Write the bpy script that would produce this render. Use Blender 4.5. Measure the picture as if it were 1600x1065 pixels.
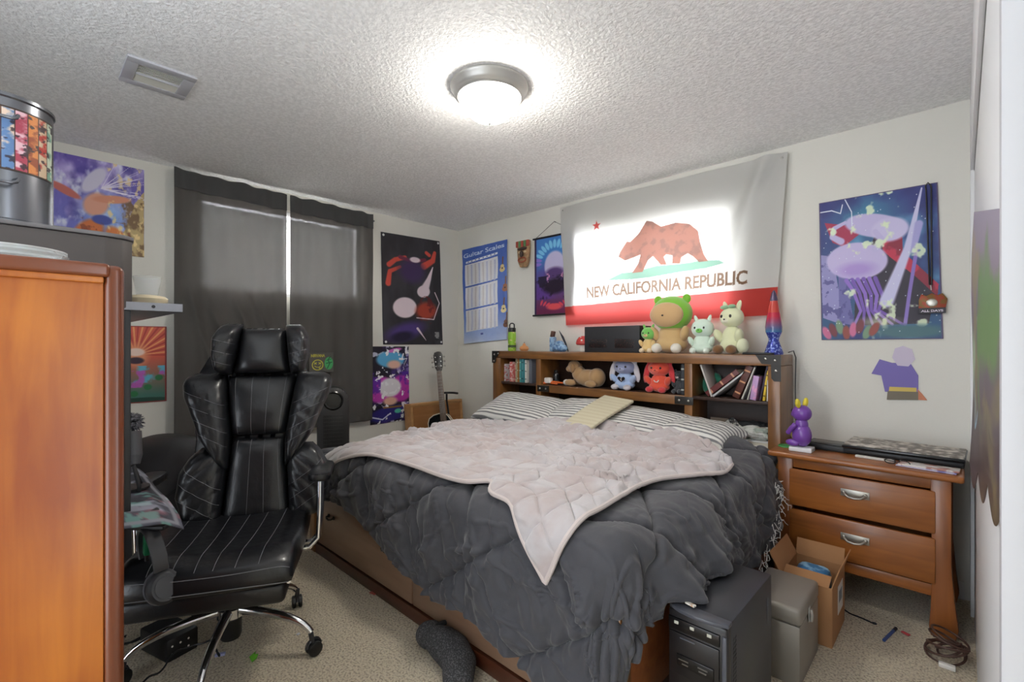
import bpy, bmesh, math, random
import numpy as np
from mathutils import Matrix, Vector, Euler
for o in list(bpy.data.objects): bpy.data.objects.remove(o)
S = bpy.context.scene; C = S.collection
PI = math.pi
random.seed(7)
# ------------------------------------------------------------------ camera
FPX = 734.0; HZ = 537.0; CAMZ = 1.25; YAW = math.radians(46.26)
FW = (-math.cos(math.radians(46.26)), math.sin(math.radians(46.26)))
RT = (math.sin(math.radians(46.26)), math.cos(math.radians(46.26)))
cd = bpy.data.cameras.new('camera'); cam = bpy.data.objects.new('camera', cd); C.objects.link(cam)
cam.location = (0, 0, CAMZ)
cam.rotation_euler = (PI/2, 0, math.atan2(FW[1], FW[0]) - PI/2)
cd.sensor_width = 36; cd.lens = 36*FPX/1600; cd.shift_y = (HZ-532.5)/1600; cd.clip_start = .02
S.camera = cam
# ------------------------------------------------------------------ light
W = bpy.data.worlds.new('world'); S.world = W; W.use_nodes = True
W.node_tree.nodes['Background'].inputs[0].default_value = (.86, .93, 1, 1)
W.node_tree.nodes['Background'].inputs[1].default_value = 2.0
def area(name, loc, size, rot, power, col=(1, 1, 1)):
    l = bpy.data.lights.new(name, 'AREA'); l.shape = 'RECTANGLE'; l.size, l.size_y = size
    l.energy = power; l.color = col
    o = bpy.data.objects.new(name, l); C.objects.link(o); o.location = loc; o.rotation_euler = rot; return o
area('daylight_behind_flag', (-1.74, 3.55, 1.81), (1.35, .68), (-PI/2, 0, 0), 27, (.95, .98, 1))
area('daylight_behind_curtain', (-4.25, 1.33, 2.0), (.9, 1.5), (0, -PI/2, 0), 190, (.95, .98, 1))
S.view_settings.view_transform = 'Standard'; S.view_settings.look = 'None'
S.view_settings.gamma = 1; S.view_settings.use_curve_mapping = False
S.view_settings.exposure = 1.32
LAMP_STRENGTH = 27
# ------------------------------------------------------------------ helpers
XL, YB, XR, HC, YS = -3.844, 3.19, .03, 2.44, -.75
def ray(px):
    u = (px-800)/FPX; return (FW[0]+u*RT[0], FW[1]+u*RT[1])
def on_x(px, py, x):
    d = ray(px); t = x/d[0]; return Vector((x, d[1]*t, CAMZ+(HZ-py)/FPX*t))
def on_y(px, py, y):
    d = ray(px); t = y/d[1]; return Vector((d[0]*t, y, CAMZ+(HZ-py)/FPX*t))
def on_z(px, py, z):
    t = (CAMZ-z)*FPX/(py-HZ); d = ray(px); return Vector((d[0]*t, d[1]*t, z))
def lin(c):
    return tuple(((v/255)/12.92 if v/255 <= .04045 else ((v/255+.055)/1.055)**2.4) for v in c[:3])
MATS = {}
def mat(name, col=(128, 128, 128), rough=.6, metal=0, bump=None, spec=.5, emit=None, coat=0, alpha=1, trans=0, sheen=0, var=None, attr=False, translucent=0, tcol=None, twash=0, sheer=0):
    if name in MATS: return MATS[name]
    m = bpy.data.materials.new(name); m.use_nodes = True; MATS[name] = m
    nt = m.node_tree; N = nt.nodes; L = nt.links; b = N['Principled BSDF']
    c = lin(col)
    b.inputs['Base Color'].default_value = (*c, 1); b.inputs['Roughness'].default_value = rough
    b.inputs['Metallic'].default_value = metal; b.inputs['Specular IOR Level'].default_value = spec
    b.inputs['Coat Weight'].default_value = coat; b.inputs['Coat Roughness'].default_value = .15
    b.inputs['Transmission Weight'].default_value = trans; b.inputs['Sheen Weight'].default_value = sheen
    if alpha < 1: b.inputs['Alpha'].default_value = alpha
    if emit: b.inputs['Emission Color'].default_value = (*lin(emit[0]), 1); b.inputs['Emission Strength'].default_value = emit[1]
    src = None
    if attr:
        a = N.new('ShaderNodeVertexColor'); a.layer_name = 'Col'; L.new(a.outputs[0], b.inputs['Base Color']); src = a.outputs[0]
    if bump or var:
        tc = N.new('ShaderNodeTexCoord')
    if var:   # (scale, other colour, contrast lo, hi)
        n = N.new('ShaderNodeTexNoise'); n.inputs['Scale'].default_value = var[0]; n.inputs['Detail'].default_value = 5
        L.new(tc.outputs['Object'], n.inputs['Vector'])
        r = N.new('ShaderNodeValToRGB'); r.color_ramp.elements[0].position = var[2]; r.color_ramp.elements[1].position = var[3]
        r.color_ramp.elements[0].color = (*c, 1); r.color_ramp.elements[1].color = (*lin(var[1]), 1)
        L.new(n.outputs[0], r.inputs[0]); L.new(r.outputs[0], b.inputs['Base Color']); src = r.outputs[0]
    if bump:  # list of (scale, strength, distance)
        prev = None
        for (sc, st, di) in (bump if isinstance(bump, list) else [bump]):
            n = N.new('ShaderNodeTexNoise'); n.inputs['Scale'].default_value = sc; n.inputs['Detail'].default_value = 3
            L.new(tc.outputs['Object'], n.inputs['Vector'])
            bp = N.new('ShaderNodeBump'); bp.inputs['Strength'].default_value = st; bp.inputs['Distance'].default_value = di
            L.new(n.outputs[0], bp.inputs['Height'])
            if prev: L.new(prev, bp.inputs['Normal'])
            prev = bp.outputs[0]
        L.new(prev, b.inputs['Normal'])
    if translucent:
        t = N.new('ShaderNodeBsdfTranslucent'); mx = N.new('ShaderNodeMixShader'); mx.inputs[0].default_value = translucent
        t.inputs[0].default_value = (*c, 1)
        if tcol: t.inputs[0].default_value = (*lin(tcol), 1)
        elif src and twash:
            q = N.new('ShaderNodeMix'); q.data_type = 'RGBA'; q.inputs[0].default_value = twash; q.inputs[7].default_value = (1, 1, 1, 1); L.new(src, q.inputs[6]); L.new(q.outputs[2], t.inputs[0])
        elif src: L.new(src, t.inputs[0])
        L.new(b.outputs[0], mx.inputs[1]); L.new(t.outputs[0], mx.inputs[2]); last = mx.outputs[0]
        if sheer: tr = N.new('ShaderNodeBsdfTransparent'); m2 = N.new('ShaderNodeMixShader'); m2.inputs[0].default_value = sheer; L.new(last, m2.inputs[1]); L.new(tr.outputs[0], m2.inputs[2]); last = m2.outputs[0]
        L.new(last, N['Material Output'].inputs[0])
    return m
def wood(name, c1, c2, axis='Z', scale=1., rough=.35, coat=.3, lo=.3, hi=.75):
    if name in MATS: return MATS[name]
    m = mat(name, c1, rough, coat=coat); nt = m.node_tree; N = nt.nodes; L = nt.links; b = N['Principled BSDF']
    tc = N.new('ShaderNodeTexCoord'); mp = N.new('ShaderNodeMapping')
    sc = [14*scale]*3; sc['XYZ'.index(axis)] = 1.1*scale; mp.inputs['Scale'].default_value = sc
    L.new(tc.outputs['Object'], mp.inputs[0])
    n = N.new('ShaderNodeTexNoise'); n.inputs['Scale'].default_value = 1.6; n.inputs['Detail'].default_value = 8; n.inputs['Distortion'].default_value = .8
    L.new(mp.outputs[0], n.inputs['Vector'])
    n2 = N.new('ShaderNodeTexNoise'); n2.inputs['Scale'].default_value = 4*scale; n2.inputs['Detail'].default_value = 2
    L.new(tc.outputs['Object'], n2.inputs['Vector'])
    ad = N.new('ShaderNodeMath'); ad.operation = 'MULTIPLY_ADD'; ad.inputs[1].default_value = .45; L.new(n2.outputs[0], ad.inputs[0])
    ml = N.new('ShaderNodeMath'); ml.operation = 'MULTIPLY'; ml.inputs[1].default_value = .58; L.new(n.outputs[0], ml.inputs[0]); L.new(ml.outputs[0], ad.inputs[2])
    r = N.new('ShaderNodeValToRGB'); r.color_ramp.elements[0].position = lo; r.color_ramp.elements[1].position = hi
    r.color_ramp.elements[0].color = (*lin(c1), 1); r.color_ramp.elements[1].color = (*lin(c2), 1)
    L.new(ad.outputs[0], r.inputs[0]); L.new(r.outputs[0], b.inputs['Base Color'])
    bp = N.new('ShaderNodeBump'); bp.inputs['Strength'].default_value = .12; bp.inputs['Distance'].default_value = .002
    L.new(n.outputs[0], bp.inputs['Height']); L.new(bp.outputs[0], b.inputs['Normal'])
    return m
def stripes(name, c1, c2, scale, axis='X', dist=1.):
    m = mat(name, c1, .85); nt = m.node_tree; N = nt.nodes; L = nt.links; b = N['Principled BSDF']
    tc = N.new('ShaderNodeTexCoord'); w = N.new('ShaderNodeTexWave'); w.bands_direction = axis
    w.inputs['Scale'].default_value = scale; w.inputs['Distortion'].default_value = dist; w.inputs['Detail'].default_value = 1; w.inputs['Detail Scale'].default_value = .6
    L.new(tc.outputs['Object'], w.inputs[0])
    r = N.new('ShaderNodeValToRGB'); r.color_ramp.elements[0].position = .25; r.color_ramp.elements[1].position = .45
    r.color_ramp.elements[0].color = (*lin(c2), 1); r.color_ramp.elements[1].color = (*lin(c1), 1)
    L.new(w.outputs[0], r.inputs[0]); L.new(r.outputs[0], b.inputs['Base Color'])
    return m
def tag(o, label=None, cat=None, group=None, kind=None):
    if label: o['label'] = label
    if cat: o['category'] = cat
    if group: o['group'] = group
    if kind: o['kind'] = kind
    return o
def thing(name, label, cat, loc=(0, 0, 0), rz=0, group=None, rot=None):
    o = bpy.data.objects.new(name, None); C.objects.link(o); o.location = loc; o.rotation_euler = rot if rot else (0, 0, rz)
    o.empty_display_size = .05
    return tag(o, label, cat, group)
class B:
    def __init__(s): s.bm = bmesh.new(); s.M = Matrix(); s.cl = s.bm.loops.layers.color.new('Col') if False else None; s.cols = []
    def _f(s, vs, mi):
        try: f = s.bm.faces.new(vs); f.material_index = mi; return f
        except ValueError: return None
    def v(s, p): return s.bm.verts.new(s.M @ Vector(p))
    def box(s, c, sz, bev=0, rot=None, mi=0, taper=1, seg=2):
        t = bmesh.new(); bmesh.ops.create_cube(t, size=1)
        for v in t.verts:
            k = taper if v.co.z > 0 else 1
            v.co = Vector((v.co.x*sz[0]*k, v.co.y*sz[1]*k, v.co.z*sz[2]))
        if bev: bmesh.ops.bevel(t, geom=list(t.edges), offset=min(bev, min(sz)*.49), segments=seg, profile=.5, affect='EDGES')
        R = Matrix.Translation(c) @ (Euler(rot).to_matrix().to_4x4() if rot else Matrix())
        return s.merge(t, R, mi)
    def merge(s, t, R=Matrix(), mi=0):
        d = {}
        for v in t.verts: d[v] = s.bm.verts.new(s.M @ R @ v.co)
        for f in t.faces: s._f([d[v] for v in f.verts], mi)
        t.free(); return s
    def bar(s, a, b, w, h=None, bev=0, mi=0):
        a = Vector(a); b = Vector(b); d = b-a; q = d.to_track_quat('Z', 'Y')
        t = bmesh.new(); bmesh.ops.create_cube(t, size=1)
        for v in t.verts: v.co = Vector((v.co.x*w, v.co.y*(h or w), v.co.z*d.length))
        if bev: bmesh.ops.bevel(t, geom=list(t.edges), offset=bev, segments=2, profile=.5, affect='EDGES')
        return s.merge(t, Matrix.Translation((a+b)/2) @ q.to_matrix().to_4x4(), mi)
    def tube(s, pts, r, n=10, closed=False, mi=0, cap=True):
        pts = [Vector(p) for p in pts]; rs = r if isinstance(r, (list, tuple)) else [r]*len(pts)
        rings = []; up = None; m = len(pts)
        for i, p in enumerate(pts):
            if closed: d = pts[(i+1) % m]-pts[(i-1) % m]
            else: d = pts[min(i+1, m-1)]-pts[max(i-1, 0)]
            if d.length < 1e-9: d = Vector((0, 0, 1))
            d.normalize()
            if up is None: up = Vector((0, 0, 1)) if abs(d.z) < .9 else Vector((1, 0, 0))
            x = up.cross(d); 
            if x.length < 1e-6: x = Vector((1, 0, 0)).cross(d)
            x.normalize(); y = d.cross(x); up = y
            rings.append([s.v(p+x*math.cos(2*PI*k/n)*rs[i]+y*math.sin(2*PI*k/n)*rs[i]) for k in range(n)])
        R = range(m if closed else m-1)
        for i in R:
            a = rings[i]; b = rings[(i+1) % m]
            for k in range(n): s._f([a[k], a[(k+1) % n], b[(k+1) % n], b[k]], mi)
        if not closed and cap: s._f(rings[0][::-1], mi); s._f(rings[-1], mi)
        return s
    def lathe(s, prof, n=24, c=(0, 0, 0), rot=None, mi=0, a0=0, a1=2*PI, sx=1, sy=1):
        R = Matrix.Translation(c) @ (Euler(rot).to_matrix().to_4x4() if rot else Matrix())
        full = abs(a1-a0-2*PI) < 1e-6; rings = []
        for (r, z) in prof:
            if r < 1e-6: rings.append([s.v(R @ Vector((0, 0, z)))])
            else: rings.append([s.v(R @ Vector((r*sx*math.cos(a0+(a1-a0)*k/n), r*sy*math.sin(a0+(a1-a0)*k/n), z))) for k in range(n if full else n+1)])
        for i in range(len(rings)-1):
            a, b = rings[i], rings[i+1]; K = n
            for k in range(K):
                k2 = (k+1) % n if full else k+1
                if len(a) == 1 and len(b) == 1: continue
                if len(a) == 1: s._f([a[0], b[k], b[k2]], mi)
                elif len(b) == 1: s._f([a[k], a[k2], b[0]], mi)
                else: s._f([a[k], a[k2], b[k2], b[k]], mi)
        if full and len(rings[0]) > 1: s._f(rings[0][::-1], mi)
        if full and len(rings[-1]) > 1: s._f(rings[-1], mi)
        return s
    def ell(s, c, r, rot=None, n=20, mi=0, pw=1):
        if not isinstance(r, (list, tuple)): r = (r, r, r)
        m = max(8, n//2+2)
        pr = [(math.sin(PI*i/m)**pw if 0 < i < m else 0, -math.cos(PI*i/m)) for i in range(m+1)]
        R = Matrix.Translation(c) @ (Euler(rot).to_matrix().to_4x4() if rot else Matrix()) @ Matrix.Diagonal((*r, 1))
        o = s.M; s.M = o @ R; s.lathe(pr, n, mi=mi); s.M = o; return s
    def prism(s, poly, d, R=Matrix(), mi=0, bev=0):
        t = bmesh.new(); vs = [t.verts.new((x, y, 0)) for x, y in poly]; f = t.faces.new(vs)
        e = bmesh.ops.extrude_face_region(t, geom=[f]); 
        for v in [g for g in e['geom'] if isinstance(g, bmesh.types.BMVert)]: v.co.z += d
        bmesh.ops.recalc_face_normals(t, faces=t.faces)
        if bev: bmesh.ops.bevel(t, geom=list(t.edges), offset=bev, segments=2, profile=.5, affect='EDGES')
        return s.merge(t, R, mi)
    def grid(s, nu, nv, f, mi=0):
        g = [[s.v(f(i/(nu-1), j/(nv-1))) for i in range(nu)] for j in range(nv)]
        for j in range(nv-1):
            for i in range(nu-1): s._f([g[j][i], g[j][i+1], g[j+1][i+1], g[j+1][i]], mi)
        return s
    def obj(s, name, m, parent=None, smooth=True, ang=40, loc=None, rot=None, fix=True, bevel=0, sub=0):
        if fix: bmesh.ops.recalc_face_normals(s.bm, faces=s.bm.faces)
        me = bpy.data.meshes.new(name)
        if smooth:
            for f in s.bm.faces: f.smooth = True
            for e in s.bm.edges:
                if len(e.link_faces) == 2 and e.calc_face_angle(0) > math.radians(ang): e.smooth = False
        s.bm.to_mesh(me); s.bm.free()
        for q in (m if isinstance(m, (list, tuple)) else [m]): me.materials.append(q)
        o = bpy.data.objects.new(name, me); C.objects.link(o)
        if parent: o.parent = parent
        if loc is not None: o.location = loc
        if rot is not None: o.rotation_euler = rot
        if bevel: q = o.modifiers.new('b', 'BEVEL'); q.width = bevel; q.segments = 2; q.limit_method = 'ANGLE'; q.harden_normals = False
        if sub: q = o.modifiers.new('s', 'SUBSURF'); q.levels = q.render_levels = sub
        return o
def np_grid(name, P, mats, parent=None, cols=None, solid=0, closed=False, loc=None):
    """P: (nv,nu,3) array -> one grid mesh; cols (nv,nu,3) sRGB 0..1"""
    nv, nu = P.shape[:2]; me = bpy.data.meshes.new(name)
    idx = np.arange(nv*nu).reshape(nv, nu)
    q = np.stack([idx[:-1, :-1], idx[:-1, 1:], idx[1:, 1:], idx[1:, :-1]], -1).reshape(-1, 4)
    me.vertices.add(nv*nu); me.vertices.foreach_set('co', P.reshape(-1).astype(np.float32))
    me.loops.add(q.size); me.loops.foreach_set('vertex_index', q.reshape(-1).astype(np.int32))
    me.polygons.add(len(q)); me.polygons.foreach_set('loop_start', (np.arange(len(q))*4).astype(np.int32))
    me.polygons.foreach_set('loop_total', np.full(len(q), 4, np.int32))
    me.polygons.foreach_set('use_smooth', np.ones(len(q), bool))
    me.update(calc_edges=True)
    if cols is not None:
        a = me.color_attributes.new('Col', 'FLOAT_COLOR', 'POINT')
        c = np.clip(cols.reshape(-1, 3), 0, 1); c = np.where(c <= .04045, c/12.92, ((c+.055)/1.055)**2.4)
        a.data.foreach_set('color', np.concatenate([c, np.ones((len(c), 1))], 1).reshape(-1).astype(np.float32))
    for m in (mats if isinstance(mats, (list, tuple)) else [mats]): me.materials.append(m)
    o = bpy.data.objects.new(name, me); C.objects.link(o)
    if parent: o.parent = parent
    if loc is not None: o.location = loc
    if solid: k = o.modifiers.new('t', 'SOLIDIFY'); k.thickness = solid; k.offset = 0
    return o
RNG = np.random.RandomState(3); TAB = RNG.rand(8, 256, 256)
def vn(x, y, s=0):
    x = np.asarray(x, float); y = np.asarray(y, float)
    xi = np.floor(x).astype(int); yi = np.floor(y).astype(int); fx = x-xi; fy = y-yi
    fx = fx*fx*(3-2*fx); fy = fy*fy*(3-2*fy); T = TAB[s % 8]; g = lambda a, b: T[b & 255, a & 255]
    return ((g(xi, yi)*(1-fx)+g(xi+1, yi)*fx)*(1-fy)+(g(xi, yi+1)*(1-fx)+g(xi+1, yi+1)*fx)*fy)
def fbm(x, y, s=0, o=4):
    r = 0; a = .5; t = 0
    for i in range(o): r = r+a*vn(x*2**i+7.3*i, y*2**i+3.1*i, s+i); t += a; a *= .5
    return r/t
TXT = {}
def text_tris(body):
    if body in TXT: return TXT[body]
    cu = bpy.data.curves.new('t', 'FONT'); cu.body = body; cu.size = 1; cu.resolution_u = 3
    o = bpy.data.objects.new('t', cu); C.objects.link(o)
    dg = bpy.context.evaluated_depsgraph_get(); me = o.evaluated_get(dg).to_mesh(); me.calc_loop_triangles()
    v = np.array([list(a.co)[:2] for a in me.vertices]); t = np.array([list(a.vertices) for a in me.loop_triangles])
    TXT[body] = (v, t); bpy.data.objects.remove(o); bpy.data.curves.remove(cu); return TXT[body]
class Cv:
    """a painted sheet: u to the right, v upwards, both 0..1"""
    def __init__(s, w, h, col):
        s.w, s.h = w, h; s.a = np.zeros((h, w, 3)); s.a[:] = np.array(col)/255
        s.U, s.V = np.meshgrid(np.linspace(0, 1, w), np.linspace(0, 1, h)); s.asp = w/h
    def put(s, m, col):
        m = np.clip(m, 0, 1)[..., None]; s.a = s.a*(1-m)+np.array(col)/255*m; return s
    def grad(s, c0, c1, v0=0, v1=1):
        t = np.clip((s.V-v0)/(v1-v0), 0, 1)[..., None]; s.a = np.array(c0)/255*(1-t)+np.array(c1)/255*t; return s
    def ell(s, cx, cy, rx, ry, col, rot=0, soft=.08, al=1):
        x = (s.U-cx)*s.asp; y = s.V-cy; c, q = math.cos(rot), math.sin(rot); X = x*c+y*q; Y = -x*q+y*c
        d = np.sqrt((X/rx)**2+(Y/ry)**2); return s.put(np.clip((1-d)/soft, 0, 1)*al, col)
    def ring(s, cx, cy, r, w, col, sx=1, a0=None, a1=None):
        x = (s.U-cx)*s.asp/sx; y = s.V-cy; d = np.abs(np.hypot(x, y)-r); m = np.clip((w-d)/(w*.4), 0, 1)
        if a0 is not None: a = np.arctan2(y, x); m = m*((a > a0) & (a < a1))
        return s.put(m, col)
    def poly(s, pts, col, al=1):
        x, y = s.U, s.V; ins = np.zeros(x.shape, bool); n = len(pts)
        for i in range(n):
            (x0, y0), (x1, y1) = pts[i], pts[(i+1) % n]
            if y0 == y1: continue
            c = ((y0 > y) != (y1 > y)) & (x < (x1-x0)*(y-y0)/(y1-y0)+x0); ins ^= c
        return s.put(ins*al*1., col)
    def line(s, pts, w, col, w2=None, al=1):
        m = np.zeros(s.U.shape); n = len(pts)
        for i in range(n-1):
            (x0, y0), (x1, y1) = pts[i], pts[i+1]
            ax, ay, bx, by = x0*s.asp, y0, x1*s.asp, y1; dx, dy = bx-ax, by-ay; L = dx*dx+dy*dy+1e-12
            t = np.clip(((s.U*s.asp-ax)*dx+(s.V-ay)*dy)/L, 0, 1); d = np.hypot(s.U*s.asp-ax-t*dx, s.V-ay-t*dy)
            ww = w if w2 is None else w+(w2-w)*(i+t)/(n-1)
            m = np.maximum(m, np.clip((ww-d)/(ww*.35+1e-9), 0, 1))
        return s.put(m*al, col)
    def mix(s, col, sc, lo, hi, seed=0, al=1, sx=1, sy=1, m=None):
        f = fbm(s.U*s.asp*sc*sx, s.V*sc*sy, seed); k = np.clip((f-lo)/(hi-lo), 0, 1)*al
        return s.put(k if m is None else k*m, col)
    def text(s, body, x, y, h, col, width=None, bold=.35, slope=0):
        v, t = text_tris(body); v = v.copy(); k = h; sx = k/s.asp
        if width: sx = width/(v[:, 0].max()-v[:, 0].min())
        px = x+(v[:, 0]-v[:, 0].min())*sx; py = y+v[:, 1]*k+slope*(px-x)
        P = np.stack([px*(s.w-1), py*(s.h-1)], 1); m = np.zeros((s.h, s.w))
        for tr in t:
            p = P[tr]; x0, y0 = np.floor(p.min(0)).astype(int)-1; x1, y1 = np.ceil(p.max(0)).astype(int)+2
            x0 = max(x0, 0); y0 = max(y0, 0); x1 = min(x1, s.w); y1 = min(y1, s.h)
            if x0 >= x1 or y0 >= y1: continue
            X, Y = np.meshgrid(np.arange(x0, x1), np.arange(y0, y1)); ds = []
            A, Bb, Cc = p; ar = (Bb[0]-A[0])*(Cc[1]-A[1])-(Bb[1]-A[1])*(Cc[0]-A[0])
            if abs(ar) < 1e-9: continue
            sg = 1 if ar > 0 else -1; ok = np.ones(X.shape, bool)
            for a, b in ((A, Bb), (Bb, Cc), (Cc, A)): ok &= sg*((b[0]-a[0])*(Y-a[1])-(b[1]-a[1])*(X-a[0])) >= -1e-6*0-bold*np.hypot(*(b-a))
            m[y0:y1, x0:x1] = np.maximum(m[y0:y1, x0:x1], ok)
        return s.put(m, col)
PAPER = mat('printed_paper', rough=.45, attr=True); CLOTHP = mat('printed_cloth', rough=.9, attr=True, bump=(900, .2, .001))
PAINTED = mat('painted_surface', rough=.5, attr=True)
def sheet(name, cv, TL, TR, BR, BL, m=PAPER, wave=0, nrm=(0, 0, 0), parent=None, solid=.0008, wf=None):
    """a printed sheet spanning four corners; wave lifts it off the wall along nrm"""
    TL, TR, BR, BL = [np.array(p, float) for p in (TL, TR, BR, BL)]; U = cv.U[..., None]; V = cv.V[..., None]
    P = (BL*(1-U)+BR*U)*(1-V)+(TL*(1-U)+TR*U)*V
    w = wf(cv.U, cv.V) if wf else (fbm(cv.U*3, cv.V*4, 5)-.2)*wave
    P = P+np.array(nrm)*(.004+w)[..., None]
    o0 = P.reshape(-1, 3).mean(0); loc = None
    if not parent: loc = tuple(o0); P = P-o0
    return np_grid(name, P, m, parent, cv.a, solid, loc=loc)
# ------------------------------------------------------------------ the setting
WALL = mat('wall_paint', (224, 222, 214), .75, bump=[(90, .25, .004), (14, .1, .01)])
WHITE = mat('white_trim_paint', (232, 232, 234), .4)
ym = (-.75, YB)
CEIL = mat('popcorn_ceiling', (236, 236, 236), .8, bump=[(66, .85, .009), (170, .5, .003)], var=(62, (250, 250, 250), .42, .6))
b = B(); b.box(((XL+1.6)/2-.2, (YB+YS)/2-.2, HC+.05), (XR*2-XL+2.3, YB-YS+1, .1)); tag(b.obj('ceiling', CEIL), kind='structure')
CARPET = mat('beige_carpet', (186, 164, 130), .95, sheen=.3, bump=[(420, 1., .008), (110, 1., .012), (9, .4, .02)], var=(120, (250, 236, 208), .34, .54))
b = B(); b.box(((XL+1.6)/2-.2, (YB+YS)/2-.2, -.05), (XR*2-XL+2.3, YB-YS+1, .1)); tag(b.obj('floor', CARPET), kind='structure')
def wall_open(name, fixed, axis, a0, a1, o0, o1, z0, z1, t):
    """wall with one opening; axis 'x': runs along x at y=fixed"""
    b = B()
    def q(p, r, zz0, zz1):
        if axis == 'x': b.box(((p+r)/2, fixed+t/2, (zz0+zz1)/2), (r-p, abs(t), zz1-zz0))
        else: b.box((fixed+t/2, (p+r)/2, (zz0+zz1)/2), (abs(t), r-p, zz1-zz0))
    q(a0, o0, 0, HC); q(o1, a1, 0, HC); q(o0, o1, 0, z0); q(o0, o1, z1, HC)
    return tag(b.obj(name, WALL, smooth=False), kind='structure')
W1 = (.84, 2.10, 1.62, 2.30); W2 = (-2.42, -1.06, 1.46, 2.155)
wall_open('wall_left', XL, 'y', YS, YB+.12, W1[0], W1[1], W1[2], W1[3], -.12)
wall_open('wall_back', YB, 'x', XL-.12, XR+.14, W2[0], W2[1], W2[2], W2[3], .12)
b = B(); b.box((XR+.05, 3.1, HC/2), (.1, .18, HC)); b.box((XR+.05, 1.95, (2.045+HC)/2), (.1, 2.2, HC-2.045)); tag(b.obj('wall_right', WHITE, smooth=False), kind='structure')
b = B(); b.box(((XL-.75)/2-.6, YS-.05, HC/2), (1.9, .1, HC)); tag(b.obj('wall_front', WALL, smooth=False), kind='structure')
b = B(); b.box((.62, -.95, HC/2), (1.7, .1, HC)); b.box((1.45, 0.0, HC/2), (.1, 1.9, HC)); tag(b.obj('light_blocker_wall', WALL, smooth=False), kind='structure')  # unseen walls added behind the camera to cut world light on the trim
b = B(); b.box((XR+.03, 1.95, 1.03), (.035, 2.12, 2.06), bev=.002)
d1 = tag(b.obj('door_1', WHITE), kind='structure')
b = B(); b.box((XR+.0118, 1.95, 2.0425), (.002, 2.12, .003)); b.obj('track_gap', mat('dark_gap', (120, 120, 118)), d1)
TRM = mat('white_trim_toned_down', (196, 196, 200), .5)  # darker copy of the white paint, offsets too strong light on these boards
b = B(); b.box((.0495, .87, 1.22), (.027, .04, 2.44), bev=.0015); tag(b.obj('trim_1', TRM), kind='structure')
b = B(); b.box((.0655, .875, 1.22), (.004, .02, 2.44)); tag(b.obj('gap_shade_strip', mat('black_gap', (16, 16, 18))), kind='structure')  # black strip set in to stand for the shade inside the gap
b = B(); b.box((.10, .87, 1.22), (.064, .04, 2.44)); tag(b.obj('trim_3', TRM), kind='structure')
BB = mat('baseboard_paint', (225, 224, 220), .5)
b = B(); b.box((XL+.007, (YB+YS)/2, .045), (.012, YB-YS-.02, .09), bev=.003); tag(b.obj('baseboard_left', BB), kind='structure')
b = B(); b.box(((XL+XR)/2, YB-.007, .045), (XR-XL-.04, .012, .09), bev=.003); tag(b.obj('baseboard_back', BB), kind='structure')
PANE = mat('window_glass', (235, 245, 250), .02, alpha=.12)
def window(name, cx, fixed, axis, w, z0, z1, s):
    e = thing(name, None, None); e['kind'] = 'structure'; del_ = .045
    def bx(b, a, z, sa, sz, t=.05, off=.06, **k):
        if axis == 'x': b.box((a, fixed+s*off, z), (sa, t, sz), **k)
        else: b.box((fixed+s*off, a, z), (t, sa, sz), **k)
    b = B(); zc = (z0+z1)/2; h = z1-z0
    for q in (-1, 1): bx(b, cx+q*(w/2-del_/2), zc, del_, h)
    for q in (z0+del_/2, z1-del_/2): bx(b, cx, q, w-2*del_, del_)
    bx(b, cx, zc, .035, h-2*del_); b.obj('window_frame', WHITE, e)
    b = B(); bx(b, cx, zc, w-.08, h-.08, t=.004); b.obj('pane', PANE, e)
    return e
window('window_1', (W1[0]+W1[1])/2, XL, 'y', W1[1]-W1[0], W1[2], W1[3], -1)
window('window_2', (W2[0]+W2[1])/2, YB, 'x', W2[1]-W2[0], W2[2], W2[3], 1)
bl = thing('window_blind', 'white horizontal mini blind glowing through the grey curtains', 'window blind', (XL-.025, (W1[0]+W1[1])/2, 0))
b = B(); b.box((0, 0, W1[3]-.03), (.03, 1.24, .03)); b.obj('headrail', WHITE, bl)
b = B(); z = W1[2]+.03
while z < W1[3]-.06: b.box((0, 0, z), (.028, 1.22, .0015), rot=(0, .62, 0)); z += .027
b.obj('slats', mat('blind_slat', (200, 200, 196), .5, translucent=.1), bl)
# ------------------------------------------------------------------ ceiling things
p = on_z(765, 136, HC); NICK = mat('brushed_nickel', (182, 180, 176), .4, .55)
cl = thing('ceiling_light', 'round flush ceiling light with nickel rim and frosted glass bowl', 'ceiling light', (p.x, p.y, HC))
b = B(); b.lathe([(.14, 0), (.180, 0), (.182, -.008), (.176, -.014), (.170, -.03), (.160, -.044), (.152, -.047), (.148, -.055), (.138, -.055), (.132, -.03), (.14, 0)], 64); b.obj('rim', NICK, cl, ang=60)
b = B(); b.lathe([(.136, -.045), (.137, -.06), (.128, -.085), (.108, -.115), (.08, -.138), (.045, -.152), (.012, -.157), (0, -.157)], 48)
b.obj('glass_shade', mat('lit_frosted_glass', (255, 252, 245), .4, emit=((255, 250, 240), LAMP_STRENGTH)), cl, ang=80)
b = B(); b.lathe([(0, -.175), (.007, -.172), (.009, -.166), (.005, -.160), (.014, -.156), (0, -.154)], 16); b.obj('finial', NICK, cl)
v = [on_z(*q, HC) for q in ((232, 88), (293, 115), (264, 150), (198, 128))]
ctr = sum(v, Vector())/4; ax = ((v[1]-v[0])+(v[2]-v[3])).normalized(); rz = math.atan2(ax.y, ax.x)
vt = thing('ceiling_vent', 'square painted metal air vent in the popcorn ceiling', 'air vent', (ctr.x, ctr.y, HC), PI/2)
VP = mat('vent_paint', (196, 197, 204), .4, .2); w_, h_ = .245, .26
b = B()
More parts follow.
